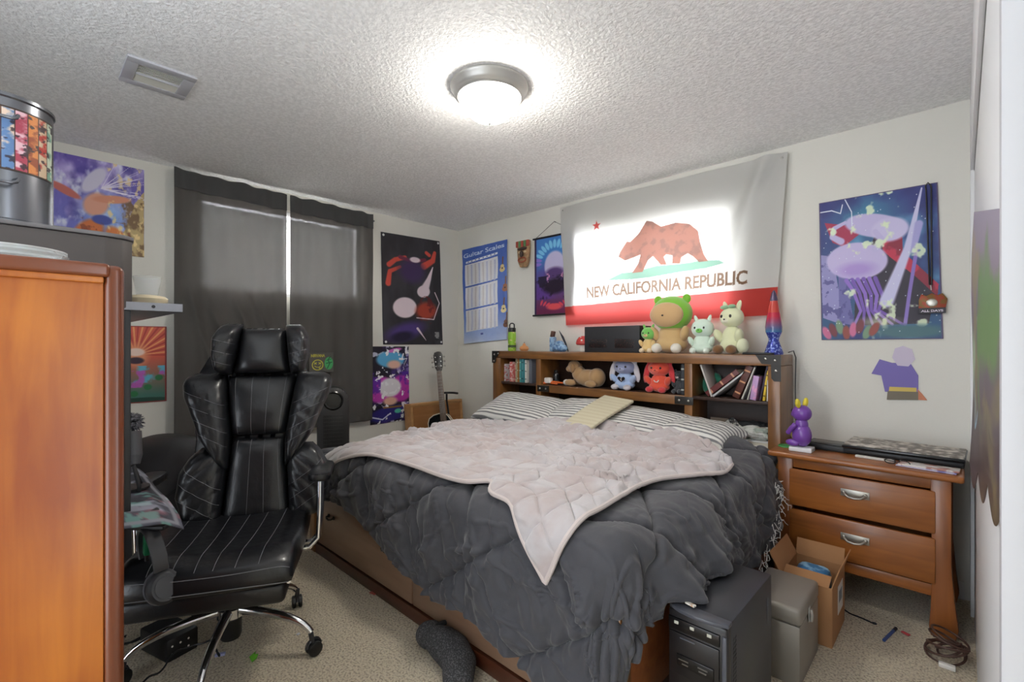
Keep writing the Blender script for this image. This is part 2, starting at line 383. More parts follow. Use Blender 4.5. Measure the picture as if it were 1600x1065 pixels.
for (x, y, sx, sy) in ((0, -h_/2+.022, w_, .044), (0, h_/2-.022, w_, .044), (-w_/2+.022, 0, .044, h_-.09), (w_/2-.022, 0, .044, h_-.09)): b.box((x, y, -.005), (sx, sy, .01), bev=.002)
b.box((0, 0, -.008), (w_-.088, .006, .012)); b.obj('vent_frame', VP, vt)
b = B()
for i in range(12):
    y = -h_/2+.052+i*(h_-.104)/11; b.box((0, y, -.004), (w_-.088, .012, .0012), rot=(.7 if i < 6 else -.7, 0, 0))
b.obj('louvers', mat('vent_louver', (206, 204, 194), .4, 0), vt)
b = B(); b.box((0, 0, .002), (w_-.115, h_-.115, .002)); b.obj('duct_backing', mat('duct_dark', (70, 64, 54)), vt)
# ------------------------------------------------------------------ curtains
CURT = mat('grey_curtain_cloth', (92, 89, 86), .9, bump=[(700, .2, .001)], translucent=.12, tcol=(92, 86, 82), sheer=.10)
CURH = mat('grey_curtain_heading', (74, 74, 74), .9, bump=[(700, .2, .001)])
def curtain(pa, pb, label, seed, ztop0, ztop1, zb):
    y0 = on_x(pa, 300, XL+.05).y; y1 = on_x(pb, 300, XL+.05).y; n = 220; m = 200
    U, V = np.meshgrid(np.linspace(0, 1, n), np.linspace(0, 1, m)); yy = y0+(y1-y0)*U
    zt = ztop0+(ztop1-ztop0)*U+.003*np.sin(U*23+seed)*(V > .96)
    zz = zb+(zt-zb)*V
    f = .011*np.sin(yy*46+seed+.8*np.sin(yy*9))*(.35+.65*V)+.010*np.sin(yy*17+seed*2)+.006*(fbm(yy*7, zz*2, seed)-.5)*2
    if seed == 1:
        for (a, c, k) in ((.5, 1.55, 1.5), (.3, 1.5, 1.9), (.66, 1.55, 1.2), (.12, 1.6, 2.3), (.42, 1.2, 1.0)):
            yl = y0+(y1-y0)*a+(c-zz)/k*.62; f = f+.02*np.exp(-((yy-yl)/.022)**2)*np.clip((c+.15-zz)/.3, 0, 1)
    hem = np.clip((.06-V)/.06, 0, 1); f = f+.006*np.sin(yy*60+seed)*hem
    P = np.stack([XL+.07+f, yy, zz], -1); o0 = P.reshape(-1, 3).mean(0)
    t = thing('curtain', label, 'curtain', tuple(o0), group=None)
    P0 = P-o0; np_grid('drape', P0, CURT, t, solid=.0015)
    k = int(m*.925); H = P0[k:].copy(); H[..., 0] += .006; np_grid('heading', H, CURH, t, solid=.003)
    return t
curtain(270, 446, 'left dark grey curtain panel behind the office chair, with diagonal creases', 1, 2.418, 2.405, .585)
curtain(452, 580, 'right dark grey curtain panel beside the black and red banner', 2, 2.405, 2.395, .575)
q = on_x(583, 345, XL+.06); b = B(); b.tube([(0, -.06, 0), (0, 0, 0)], .005, 10); b.tube([(0, 0, 0), (-.055, 0, 0)], .004, 8); b.ell((0, .006, 0), .009)
tag(b.obj('curtain_rod_end', mat('rod_metal', (130, 130, 132), .3, 1), loc=q), 'small metal curtain rod bracket on the wall right of the curtains', 'curtain rod')
# ------------------------------------------------------------------ posters on the window wall
NX = (1, 0, 0); NY = (0, -1, 0)
def lx(px, py, off=0): return on_x(px, py, XL+off)
def by(px, py, off=0): return on_y(px, py, YB-off)
cv = Cv(230, 170, (110, 96, 190)); cv.grad((120, 130, 215), (108, 88, 178))
cv.mix((205, 190, 240), 4, .5, .75, 1).mix((70, 60, 150), 5, .5, .8, 3, .8).ell(.62, .42, .5, .32, (150, 195, 245), 0, .8, .8).mix((240, 245, 255), 7, .55, .75, 2, .8)
cv.poly([(.66, 0), (1, 0), (1, .75), (.9, .6), (.8, .3)], (196, 172, 120)).mix((120, 90, 60), 9, .5, .62, 4, .9, m=(cv.U > .72)*(cv.V < .62))
for (x, y, rx, ry, r, c) in ((.42, .2, .26, .15, .5, (214, 118, 62)), (.72, .16, .22, .13, -.6, (224, 130, 66)), (.5, .52, .2, .14, .3, (226, 164, 140)), (.66, .6, .3, .05, .1, (222, 150, 122)), (.2, .62, .24, .05, -.3, (200, 110, 100)), (.48, .78, .24, .1, .7, (214, 210, 232)), (.56, .36, .16, .06, 0, (70, 84, 168))): cv.ell(x, y, rx, ry, c, r, .25)
cv.mix((120, 50, 30), 16, .58, .68, 6, .6, m=(cv.V < .36)*(cv.U > .25)*(cv.U < .85)); cv.mix((250, 225, 160), 14, .62, .72, 5, .8, m=(cv.U > .6)*1.)
for i in range(14):
    a = random.uniform(-.2, 1.5); cv.line([(.55, .7), (.55+.5*math.cos(a), .7+.4*math.sin(a))], .006, (236, 230, 250), .001)
tl, tr, br = lx(66, 236), lx(225, 266), lx(225, 402)
tag(sheet('poster', cv, (XL, tl.y, tr.z+.0), tr, br, (XL, tl.y, br.z), nrm=NX), 'violet and blue poster with orange strokes, upper one near the silver tin', 'poster')
cv = Cv(120, 200, (200, 90, 70)); cv.grad((70, 120, 110), (214, 96, 74), .1, .6)
for i in range(26):
    a = PI*i/25; cv.line([(.45, .62), (.45+1.2*math.cos(a), .62+.7*math.sin(a))], .004, (250, 190, 120) if i % 2 else (170, 50, 50), .02, .7)
cv.ell(.45, .62, .17, .19, (232, 150, 110), 0, .5).ell(.45, .66, .11, .06, (244, 214, 200), 0, .3).ell(.45, .55, .1, .05, (60, 40, 60), 0, .3)
cv.mix((90, 190, 220), 9, .45, .6, 2, .9, m=(cv.V < .48)*(cv.V > .26)); cv.mix((190, 90, 190), 9, .5, .6, 5, .9, m=(cv.V < .42)*(cv.V > .2))
for x, y in ((.12, .14), (.42, .12), (.66, .2), (.86, .32)): cv.ell(x, y, .05, .045, (40, 120, 70), 0, .3)
cv.ell(.5, .0, .5, .07, (30, 70, 60)); cv.line([(0.01, 0), (.01, 1), (.99, 1), (.99, 0), (0, 0)], .015, (150, 60, 60))
tr, br = lx(260, 510), lx(260, 626); tl = lx(170, 510)
tag(sheet('poster', cv, (XL, tl.y, tr.z), tr, br, (XL, tl.y, br.z), nrm=NX), 'red and orange sunburst poster on the wall low left of the curtains', 'poster')
# black banner with grommets
cv = Cv(190, 330, (52, 50, 54)); RED = (214, 84, 70); PK = (232, 214, 222)
cv.mix((74, 72, 80), 3, .4, .7, 2, .6, sx=3)
cv.line([(.12, .72), (.22, .77), (.38, .8)], .028, RED, .022).line([(.1, .55), (.13, .66), (.3, .71)], .03, RED, .016).line([(.7, .74), (.86, .8), (.9, .88)], .04, RED, .02).line([(.75, .87), (.8, .85)], .02, RED).line([(.3, .8), (.5, .77), (.72, .8)], .02, (120, 50, 70))
cv.ell(.5, .68, .16, .14, (72, 54, 96), 0, .5).ell(.55, .79, .06, .03, PK, 0, .3)
cv.line([(.86, .74), (.78, .62), (.7, .52)], .004, PK, .05).ell(.68, .5, .07, .06, PK, .4, .15)
cv.ell(.36, .34, .12, .1, PK, .15, .12)
cv.ell(.72, .32, .13, .1, (176, 70, 52), .2, .4).mix((110, 40, 40), 12, .5, .6, 4, .8, m=((cv.U-.72)**2+(cv.V-.32)**2 < .02)*1.)
cv.ell(.36, .12, .24, .1, (82, 62, 128), .3, .5).ell(.3, .07, .14, .06, (40, 34, 60), .2, .5).line([(.56, .15), (.7, .04)], .014, PK, .002).line([(.55, .25), (.85, .24), (.96, .4), (.88, .5)], .005, PK)
cv.poly([(.86, .04), (.94, .04), (.94, .12), (.86, .12)], (150, 150, 150)).mix((50, 50, 54), 60, .5, .52, 1, 1, m=(cv.U > .86)*(cv.U < .94)*(cv.V > .04)*(cv.V < .12))
P4 = [lx(*q) for q in ((594, 362), (686, 377), (691, 538), (598, 538))]
c0 = sum(P4, Vector())/4; bn = thing('banner', 'black cloth banner with red curls and pale shapes, pinned at four grommets', 'banner', c0)
rel = [q-c0 for q in P4]
sheet('banner_cloth', cv, *rel, CLOTHP, wave=.012, nrm=NX, parent=bn)
for q, d in zip(rel, ((.02, -.025), (-.02, -.025), (-.02, .025), (.02, .025))):
    b = B(); b.lathe([(.004, 0), (.011, 0), (.011, .004), (.004, .004)], 16, (q.x+.014, q.y+d[0]*1.2, q.z+d[1]), (0, PI/2, 0)); b.obj('grommet', mat('white_grommet', (230, 230, 230), .3), bn)
# magenta and blue poster
cv = Cv(150, 280, (30, 26, 44)); cv.mix((220, 220, 240), 10, .64, .68, 1, .9).mix((90, 60, 160), 6, .5, .7, 3, .7)
cv.ell(.52, .83, .22, .12, (96, 180, 226), 0, .2).ell(.6, .76, .12, .07, (236, 190, 170), 0, .4).ell(.62, .95, .12, .03, (214, 110, 200), .2, .3)
cv.ell(.25, .44, .2, .18, (206, 70, 190), .5, .2).ell(.8, .44, .19, .2, (196, 60, 176), -.4, .2).ell(.5, .46, .17, .14, (236, 234, 240), 0, .2).ell(.5, .28, .12, .07, (234, 186, 164), 0, .4)
cv.mix((90, 40, 170), 9, .5, .6, 5, .8, m=((np.abs(cv.U-.5) > .24)*(cv.V < .66)*(cv.V > .25))); cv.ell(.55, .12, .36, .11, (48, 44, 128), .1, .2).ell(.7, .14, .06, .035, (90, 200, 180), 0, .3).line([(.34, .2), (.78, .2)], .014, (150, 110, 60))
cv.line([(.0, .1), (.3, .05), (.5, .12)], .01, (220, 225, 250)).line([(.85, .9), (.8, .82), (.95, .84), (.86, .74)], .012, (240, 240, 250), .002).mix((250, 250, 255), 18, .68, .7, 6)
P4 = [lx(*q) for q in ((578, 541), (638, 541), (639, 655), (578, 664))]
tag(sheet('poster', cv, *P4, nrm=(1.5, 0, 0)), 'magenta, violet and sky blue poster under the black cloth banner', 'poster')
# sticker card on the curtain
sc = on_x(502, 566, XL+.105); cv = Cv(140, 120, (84, 82, 78)); cv.text('NIRVANA', .08, .78, .2, (196, 190, 60), width=.55)
cv.ring(.34, .38, .25, .025, (200, 196, 60)); YL = (200, 196, 60)
for x in (.25, .43): cv.line([(x-.04, .5), (x+.04, .42)], .02, YL).line([(x-.04, .42), (x+.04, .5)], .02, YL)
cv.line([(.22, .33), (.3, .27), (.4, .27), (.47, .34)], .018, YL).line([(.39, .27), (.41, .2), (.45, .23)], .018, YL)
cv.ell(.8, .45, .22, .34, (70, 170, 100), 0, .1).line([(.74, .2), (.84, .45), (.76, .62), (.86, .78)], .03, (30, 90, 60)).line([(.7, .45), (.92, .5)], .03, (30, 90, 60)).line([(.7, .6), (.9, .66)], .02, (30, 90, 60))
hy, hz = .10, .08
tag(sheet('sticker_card', cv, (sc.x, sc.y-hy, sc.z+hz), (sc.x, sc.y+hy, sc.z+hz), (sc.x, sc.y+hy, sc.z-hz), (sc.x, sc.y-hy, sc.z-hz), nrm=NX, solid=.003), 'dark card with yellow smiley and green sticker beside the chair headrest', 'stickers')
# ------------------------------------------------------------------ headboard wall
cv = Cv(230, 470, (96, 124, 196)); cv.grad((196, 206, 226), (62, 96, 180), 0, .35).mix((110, 140, 210), 3, .4, .8, 2, .4)
cv.text('Guitar Scales', .04, .905, .062, (206, 222, 240), width=.9, slope=.03)
cv.poly([(.08, .865), (.8, .895), (.8, .875), (.08, .845)], (226, 230, 236))
for i in range(8): cv.ell(.14+i*.085, .858+i*.0036, .008, .006, (60, 80, 150))
for r in range(3):
    v0 = .12+r*.243; cv.poly([(.06, v0), (.8, v0+.022), (.8, v0+.25), (.06, v0+.228)], (214, 214, 218))
    for c in range(8):
        u = .1+c*.088; cv.poly([(u, v0+.012), (u+.04, v0+.014), (u+.04, v0+.222), (u, v0+.22)], (196, 200, 216) if c % 2 else (214, 206, 196))
        for k in range(14): cv.poly([(u+.008, v0+.02+k*.0146), (u+.032, v0+.02+k*.0146), (u+.032, v0+.026+k*.0146), (u+.008, v0+.026+k*.0146)], (150, 156, 190))
    cv.line([(.06, v0+.228), (.8, v0+.25)], .003, (60, 84, 160))
for (x, y, c) in ((.9, .72, (222, 200, 140)), (.96, .52, (150, 90, 50)), (.92, .31, (226, 208, 150)), (.97, .16, (110, 70, 50))):
    cv.line([(x+.02, y+.11), (x, y)], .008, (120, 80, 50)).ell(x, y-.01, .03, .028, c).ell(x+.0, y+.022, .022, .02, c).ell(x, y+.003, .009, .008, (50, 30, 24))
cv.poly([(.42, .075), (.48, .075), (.48, .095), (.42, .095)], (70, 80, 150)).text('MUSIC', .41, .055, .014, (120, 126, 160)) if False else cv.poly([(.42, .075), (.48, .075), (.48, .095), (.42, .095)], (70, 80, 150))
P4 = [by(*q) for q in ((724, 391), (794, 374), (794, 530), (726, 537))]
tag(sheet('chart_poster', cv, *P4, nrm=NY, wave=.03), 'blue chart poster with grey tables and small guitars near the room corner', 'poster')
# mask
mc = by(820, 397, .03); mk = thing('carved_mask', 'small carved wooden tiki face mask with red and green headband', 'mask', mc)
MW = mat('mask_wood', (150, 122, 92), .7, attr=False, bump=(120, .6, .004), var=(30, (190, 150, 110), .4, .6))
b = B(); b.prism([(-.075, .12), (.075, .12), (.07, .02), (.06, -.07), (.035, -.12), (-.035, -.12), (-.06, -.07), (-.07, .02)], .03, Matrix.Rotation(PI/2, 4, 'X'), bev=.008); b.obj('face', MW, mk)
for i, c in enumerate(((176, 80, 66), (96, 140, 90), (176, 80, 66), (96, 140, 90), (176, 80, 66))):
    b = B(); b.box((-.062+i*.031, -.034, .09), (.029, .012, .055), bev=.003); b.obj('headband_stripe', mat('mask_paint_%d' % (i % 2), c, .6), mk)
b = B(); b.ell((0, -.036, .045), (.06, .012, .014)); b.ell((0, -.045, -.005), (.018, .02, .03)); b.obj('brow_and_nose', mat('mask_dark', (70, 54, 48), .6), mk)
for s in (-1, 1): b = B(); b.ell((s*.032, -.034, .015), (.016, .01, .012)); b.obj('eye', mat('mask_eye', (214, 190, 150), .6), mk)
b = B(); b.tube([(.045*math.cos(a), -.038, -.055+.02*math.sin(a)) for a in np.linspace(0, 2*PI, 17)[:-1]], .007, 8, True); b.obj('mouth', mat('mask_mouth', (166, 90, 62), .6), mk)
# scroll
cv = Cv(190, 340, (70, 60, 130)); cv.grad((110, 40, 80), (70, 130, 205), .05, .75).mix((96, 60, 150), 4, .35, .6, 2, .8, m=(cv.V < .75)*(cv.V > .2))
for i in range(15):
    a = PI*i/14; r0 = .3; cv.ell(.5+.42*math.cos(a), .66+.24*math.sin(a), .065, .026, (126, 200, 240) if .15 < i/14 < .9 else (140, 120, 210), math.atan2(math.sin(a), math.cos(a)), .3)
cv.ell(.5, .62, .15, .2, (196, 190, 226), 0, .15).ell(.5, .52, .16, .1, (90, 64, 120), 0, .4).ell(.5, .36, .2, .12, (40, 26, 48), 0, .4).mix((30, 20, 40), 9, .5, .6, 6, .8, m=((cv.V < .5)*(cv.V > .2)))
for i in range(9): cv.ell(.18+i*.08, .16-.04*math.sin(i*.39), .045, .018, (216, 70, 92), 1.2-.3*i, .4)
cv.ell(.5, .1, .13, .05, (226, 84, 92), 0, .4).mix((230, 160, 200), 16, .64, .68, 3, .8, m=(np.abs(cv.V-.47) < .06)*(np.abs(cv.U-.5) < .2))
cv.line([(.02, 0), (.02, 1), (.98, 1), (.98, 0)], .018, (56, 40, 80))
P4 = [by(*q, off=.02) for q in ((836, 374), (901, 361), (900, 489), (836, 493))]; c0 = sum(P4, Vector())/4
scr = thing('hanging_scroll', 'wall scroll in blue, violet and red with black rods', 'wall scroll', c0)
rel = [q-c0 for q in P4]; sheet('scroll_cloth', cv, *rel, CLOTHP, wave=.004, nrm=NY, parent=scr)
BLK = mat('black_plastic', (26, 26, 28), .45)
for a, c in ((0, 1), (3, 2)):
    b = B(); d = (rel[c]-rel[a]).normalized()*.018; o_ = Vector((0, -.006, 0)); b.tube([rel[a]-d+o_, rel[c]+d+o_], .008, 12); b.obj('rod', BLK, scr)
ap = by(866, 346, .02)-c0; b = B(); b.tube([rel[0]+Vector((.02, -.006, .008)), ap, rel[1]+Vector((-.02, -.006, .008))], .002, 6); b.obj('hanging_cord', BLK, scr)
b = B(); b.tube([ap+Vector((0, .02, 0)), ap+Vector((0, -.004, 0))], .004, 8); b.obj('nail', NICK, scr)
# flag
fx0, fx1, fz0, fz1 = by(880, 500).x, by(1222, 400).x, 1.42, 2.40
def fu(cx, cy):
    q = by(870+cx/3.329, 230+cy/3.329); return ((q.x-fx0)/(fx1-fx0), (q.z-fz0)/(fz1-fz0))
cv = Cv(640, 360, (222, 221, 218)); cv.poly([(0, 0), (1, 0), (1, .175), (0, .155)], (206, 70, 62))
st = fu(213, 412); R_ = .042
cv.poly([(st[0]+(R_ if i % 2 == 0 else R_*.4)/cv.asp*math.cos(PI/2+i*PI/5), st[1]+(R_ if i % 2 == 0 else R_*.4)*math.sin(PI/2+i*PI/5)) for i in range(10)], (206, 66, 54))
cv.poly([fu(*q) for q in ((260, 692), (340, 655), (400, 650), (520, 618), (640, 610), (760, 592), (850, 590), (880, 606), (780, 632), (640, 650), (480, 678), (380, 688))], (120, 158, 140))
BR_ = (150, 92, 66)
cv.poly([fu(*q) for q in ((425, 455), (470, 388), (500, 392), (545, 418), (620, 398), (690, 404), (735, 440), (748, 500), (768, 560), (792, 596), (742, 600), (712, 572), (684, 556), (650, 575), (642, 608), (600, 606), (604, 566), (570, 560), (556, 572), (572, 612), (540, 612), (500, 568), (474, 590), (446, 650), (392, 656), (424, 606), (436, 560), (404, 574), (356, 592), (322, 572), (330, 548), (352, 512), (366, 492), (382, 496))], BR_)
cv.mix((110, 66, 48), 26, .5, .66, 3, .55, m=(np.abs(cv.a[..., 0]-BR_[0]/255) < .01)*1.)
cv.text('NEW CALIFORNIA REPUBLIC', fu(150, 780)[0], fu(150, 780)[1], .122, (128, 96, 66), bold=1.1, width=fu(1000, 700)[0]-fu(150, 780)[0], slope=(fu(1000, 712)[1]-fu(150, 780)[1])/(fu(1000, 700)[0]-fu(150, 780)[0]))
FLAG = mat('flag_cloth', rough=.9, attr=True, translucent=.45, twash=.3)
TL, TR, BR, BL = by(877, 325, .02), by(1232, 238, .02), by(1214, 492, .03), by(886, 508, .03)
def fw(U, V):
    return .012+.012*np.sin((U*1.6+V)*9)*V*(1-V)*2+.03*np.exp(-((U-.93+(1-V)*.16)/.03)**2)*V+.02*np.exp(-((U-.8-(V-.5)*.3)/.025)**2)*np.clip(V-.3, 0, 1)+.012*(fbm(U*6, V*3, 4)-.5)
fl = thing('flag', 'large white flag with walking brown bear, red star and red bottom band', 'flag', (TL+BR)/2)
c0 = (TL+BR)/2; sheet('flag_cloth', cv, TL-c0, TR-c0, BR-c0, BL-c0, FLAG, nrm=NY, parent=fl, wf=fw)
for q in (TL+Vector((.03, -.02, -.03)), TR+Vector((-.03, -.02, -.03))):
    b = B(); b.lathe([(0, .004), (.006, .003), (.007, 0)], 12, q-c0, (PI/2, 0, 0)); b.obj('pin', NICK, fl)
# big poster on the right
cv = Cv(330, 430, (60, 90, 160)); cv.grad((40, 90, 130), (54, 60, 130)).ell(.42, .85, .3, .25, (70, 180, 190), 0, 1.2, .8).mix((110, 180, 220), 5, .55, .8, 1, .7).mix((40, 40, 110), 4, .5, .75, 5, .8)
cv.poly([(0, .62), (.12, .6), (.22, .1), (.02, .16)], (150, 146, 200)).poly([(.17, .5), (.25, .4), (.3, .1), (.17, .12)], (110, 106, 170)).mix((80, 76, 140), 24, .56, .6, 2, .8, m=(cv.U < .3)*(cv.V < .62)*(cv.V > .1))
cv.poly([(.3, .1), (.32, .4), (.5, .72), (.68, .6), (.95, .3), (.9, .1)], (36, 24, 44)).poly([(.55, .72), (.72, .68), (.72, .58), (.98, .35), (.97, .27), (.8, .42), (.66, .52), (.56, .6)], (196, 44, 76)).mix((130, 20, 50), 12, .52, .6, 3, .8, m=(np.abs(cv.a[..., 0]-196/255) < .02)*1.)
cv.poly([(.05, .85), (.12, .7), (.22, .66), (.45, .78), (.3, .8)], (170, 44, 80))
LV = (196, 186, 228); cv.ell(.5, .78, .22, .085, LV, -.25, .12).ell(.62, .74, .13, .09, (206, 198, 234), 0, .2).ell(.33, .55, .215, .135, (200, 188, 230), -.1, .08).ell(.33, .49, .17, .07, (170, 140, 214), 0, .6, .8).line([(.2, .7), (.12, .74), (.14, .8), (.24, .83)], .03, LV, .014).line([(.5, .62), (.55, .68), (.5, .74)], .03, LV, .02)
for i in range(6): cv.line([(.24+.05*i, .42), (.3+.05*i, .34-.01*i), (.36+.03*i, .2), (.3+.08*i, .1)], .018, (120, 84, 180) if i % 2 else (146, 110, 204), .01)
cv.line([(.88, .98), (.76, .6), (.58, .26)], .006, (206, 204, 238), .055).line([(.83, .6), (.76, .3), (.72, .1)], .014, (140, 116, 196)).line([(.85, .75), (.8, .58)], .03, (170, 166, 220), .02)
cv.line([(0, .93), (.12, .93), (.2, .9), (.22, .96)], .004, (230, 235, 250)).line([(.24, 1), (.3, .9), (.3, .8)], .004, (230, 235, 250))
cv.mix((230, 245, 210), 9, .7, .76, 7, .9).ell(.5, .12, .2, .05, (226, 230, 190), 0, 1, .7).ell(.75, .05, .3, .06, (70, 110, 120), 0, .5)
for i in range(8): cv.ell(.05+i*.06, .05+.02*(i % 3), .03, .06, [(206, 110, 150), (120, 50, 60), (120, 150, 120), (150, 70, 60)][i % 4], .5-.15*i, .3)
for i in range(60): cv.ell(random.random(), random.random(), .004, .004, (236, 245, 255), 0, .5)
cv.line([(0.004, 0), (.004, 1), (.996, 1), (.996, 0), (0, 0)], .006, (84, 70, 110))
P4 = [by(*q) for q in ((1280, 318), (1465, 285), (1474, 529), (1284, 531))]
tag(sheet('poster', cv, *P4, nrm=NY, wave=.006), 'large teal and violet poster with pale rounded shapes and red scarf, above the nightstand', 'poster')
# medal on a lanyard
c0 = by(1450, 287, .02); md = thing('medal', 'race medal marked ALL DAYS hanging on a black lanyard over the large poster', 'medal', c0)
e0, e1 = by(1447, 340, .02)-c0, by(1454, 445, .02)-c0
b = B(); b.tube([(-.01, 0, -.01), (0, -.004, .005), (.01, 0, -.01)]+[Vector((.012, 0, 0))*(1-t)+(e1+Vector((.004, 0, 0)))*t for t in np.linspace(.05, 1, 8)], .0035, 8)
b.tube([(-.01, 0, -.01)]+[(e1-Vector((.004, 0, 0)))*t+Vector((-.008, 0, 0))*(1-t) for t in np.linspace(.05, 1, 8)], .0035, 8); b.obj('lanyard', BLK, md)
mp_ = by(1456, 474, .02)-c0; b = B(); b.tube([e1, e1*.4+mp_*.6+Vector((0, 0, .03))], .003, 8); b.obj('clasp', NICK, md)
b = B(); b.prism([(-.05, -.045), (.052, -.045), (.052, -.02), (.058, .02), (.04, .05), (.02, .04), (0, .052), (-.02, .04), (-.04, .05), (-.05, .02)], .006, Matrix.Translation(mp_+Vector((0, .003, 0))) @ Matrix.Rotation(PI/2, 4, 'X'), bev=.0015); b.obj('medal_plate', mat('medal_metal', (120, 90, 40), .4, .3, var=(40, (150, 60, 40), .45, .55)), md)
cv = Cv(120, 32, (28, 22, 34)); cv.text('ALL DAYS', .1, .3, .5, (230, 220, 235), width=.8)
q = mp_+Vector((0, -.008, -.036)); sheet('medal_caption', cv, q+Vector((-.05, 0, .014)), q+Vector((.052, 0, .014)), q+Vector((.052, 0, -.014)), q+Vector((-.05, 0, -.014)), nrm=(0, -.3, 0), parent=md)
b = B(); b.ell(q+Vector((0, 0, .04)), (.022, .004, .02)); b.obj('medal_emblem', mat('medal_silver', (190, 186, 176), .3, .6), md)
# cut-out sticker: plain colour patches, no figure
ct = by(1405, 585); s_ = (by(1450, 585).x-by(1358, 585).x)
def cuo(cx, cy):
    q = by(1180+cx/3.55, 530+cy/3.55)-ct; return (q.x, q.z)
ctt = thing('wall_sticker', 'small violet, olive and lavender cut-out sticker on the wall over the nightstand', 'sticker', ct)
RX = Matrix.Rotation(PI/2, 4, 'X')
for nm, c, d, pts in (('violet_patch', (104, 86, 168), .001, ((645, 190), (690, 110), (760, 130), (860, 130), (905, 200), (905, 300), (720, 290), (700, 200))),
                      ('lavender_patch', (196, 184, 206), .0016, ((760, 100), (775, 50), (820, 36), (870, 55), (888, 110), (850, 150), (790, 145))),
                      ('olive_patch', (104, 92, 70), .0012, ((735, 285), (905, 290), (905, 336), (730, 334))), ('yellow_patch', (206, 176, 70), .0018, ((745, 262), (895, 268), (895, 290), (742, 286))),
                      ('orange_patch', (190, 110, 70), .0011, ((900, 275), (925, 300), (955, 338), (905, 335)))):
    b = B(); b.prism([cuo(*q) for q in pts], d+.002, Matrix.Translation((0, -.001, 0)) @ RX); b.obj(nm, mat('sticker_'+nm, c, .4), ctt)
# torn poster on the closet door
cv = Cv(150, 200, (120, 110, 120)); cv.grad((70, 56, 60), (150, 140, 160)).mix((96, 140, 70), 3, .45, .6, 2, .9, m=(cv.V > .2)*(cv.U > .35)).mix((150, 140, 80), 5, .5, .7, 4, .6).mix((160, 190, 160), 3, .5, .6, 6, .8, m=(cv.V < .6)*(cv.U < .5)).mix((70, 50, 50), 3, .4, .7, 1, .9, m=(cv.V < .25)*1.).line([(.1, .4), (.2, .3), (.15, .22), (.3, .25)], .012, (150, 190, 210))
U, V = cv.U, cv.V
yy = 1.75-.80*U; zt = 1.60-.16*U; zb = .93+.1*U-.1*np.sin(U*PI)*0-.05*np.abs(np.sin(U*9))
xx = .0155+.0245*U+.010*V*(1-U)+.004*np.sin(V*6+U*3)*(1-U)
P = np.stack([xx, yy, zb+(zt-zb)*V], -1); c0 = P.reshape(-1, 3).mean(0)
tag(np_grid('torn_poster', P-c0, PAPER, None, cv.a, .0008, loc=tuple(c0)), 'torn grey, green and brown poster curling off the white closet door', 'poster')
# ------------------------------------------------------------------ storage bed with bookcase headboard
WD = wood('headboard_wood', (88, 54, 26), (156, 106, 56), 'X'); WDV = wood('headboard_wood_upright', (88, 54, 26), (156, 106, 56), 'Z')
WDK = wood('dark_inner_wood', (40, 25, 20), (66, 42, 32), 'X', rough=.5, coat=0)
IRON = mat('dark_iron', (66, 64, 62), .4, .8); RIV = mat('rivet', (190, 186, 180), .3, 1)
HX0, HX1, HY0, HY1 = -3.0, -.72, 2.89, 3.155
bed = thing('storage_bed', 'large wooden storage bed with bookcase headboard and drawers at its foot', 'bed', (0, 0, 0))
def bx(c0, c1, name, m, bev=.003, parent=None):
    b = B(); c = [(p+q)/2 for p, q in zip(c0, c1)]; s = [abs(q-p) for p, q in zip(c0, c1)]; b.box((0, 0, 0), s, bev=bev)
    return b.obj(name, m, parent or bed, loc=c)
ZT = 1.188
SX0, SX1 = on_y(840, 560, HY0).x-.02, on_y(1080, 560, HY0).x   # the stiles
bx((HX0, HY0, ZT-.062), (HX1, HY1, ZT), 'headboard_top', WD, .005)
for a, pw_ in ((HX0, .095), (HX1-.064, .064)): bx((a, HY0, 0), (a+pw_, HY1, ZT-.062), 'headboard_post', WDV, .004)
for a in (SX0, SX1-.045): bx((a, HY0+.002, .5), (a+.05, HY1, ZT-.062), 'divider', WDV)
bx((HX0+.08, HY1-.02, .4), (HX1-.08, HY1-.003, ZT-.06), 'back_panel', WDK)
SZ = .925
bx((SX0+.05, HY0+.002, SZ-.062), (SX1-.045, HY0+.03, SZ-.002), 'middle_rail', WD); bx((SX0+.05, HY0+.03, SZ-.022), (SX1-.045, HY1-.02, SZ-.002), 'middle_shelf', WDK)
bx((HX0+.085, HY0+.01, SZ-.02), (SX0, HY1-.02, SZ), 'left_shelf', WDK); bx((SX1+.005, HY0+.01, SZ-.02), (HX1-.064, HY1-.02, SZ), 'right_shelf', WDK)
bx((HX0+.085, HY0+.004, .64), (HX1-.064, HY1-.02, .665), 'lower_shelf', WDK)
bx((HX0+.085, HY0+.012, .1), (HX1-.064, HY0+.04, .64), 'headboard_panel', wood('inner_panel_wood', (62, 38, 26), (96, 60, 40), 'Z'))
def bracket(x, z, sx, sz, w=.11):
    b = B(); y = HY0-.004
    b.prism([(0, 0), (w, 0), (w*.75, -.05), (.05, -.052), (.048, -w), (.035, -w-.015), (0, -w-.015)], .004, Matrix.Translation((x, y, z)) @ Matrix.Diagonal((sx, 1, sz, 1)) @ RX)
    q = b.obj('corner_bracket', IRON, bed)
    for (dx, dz) in ((.03, -.03), (.078, -.022), (.024, -.088)):
        b = B(); b.ell((x+sx*dx, y-.004, z+sz*dz), (.008, .004, .008), n=10); b.obj('rivet', RIV, q)
bracket(HX0-.004, ZT, 1, 1, .09); bracket(HX1+.004, ZT, -1, 1, .13)
for x, s in ((SX0+.02, 1), (SX1+.015, -1)):
    b = B(); b.box((x+s*.06, HY0-.004, SZ-.032), (.12, .006, .05), bev=.002); q = b.obj('rail_bracket', IRON, bed)
    for dx in (.03, .09): b = B(); b.ell((x+s*dx, HY0-.009, SZ-.032), (.008, .004, .008), n=10); b.obj('rivet', RIV, q)
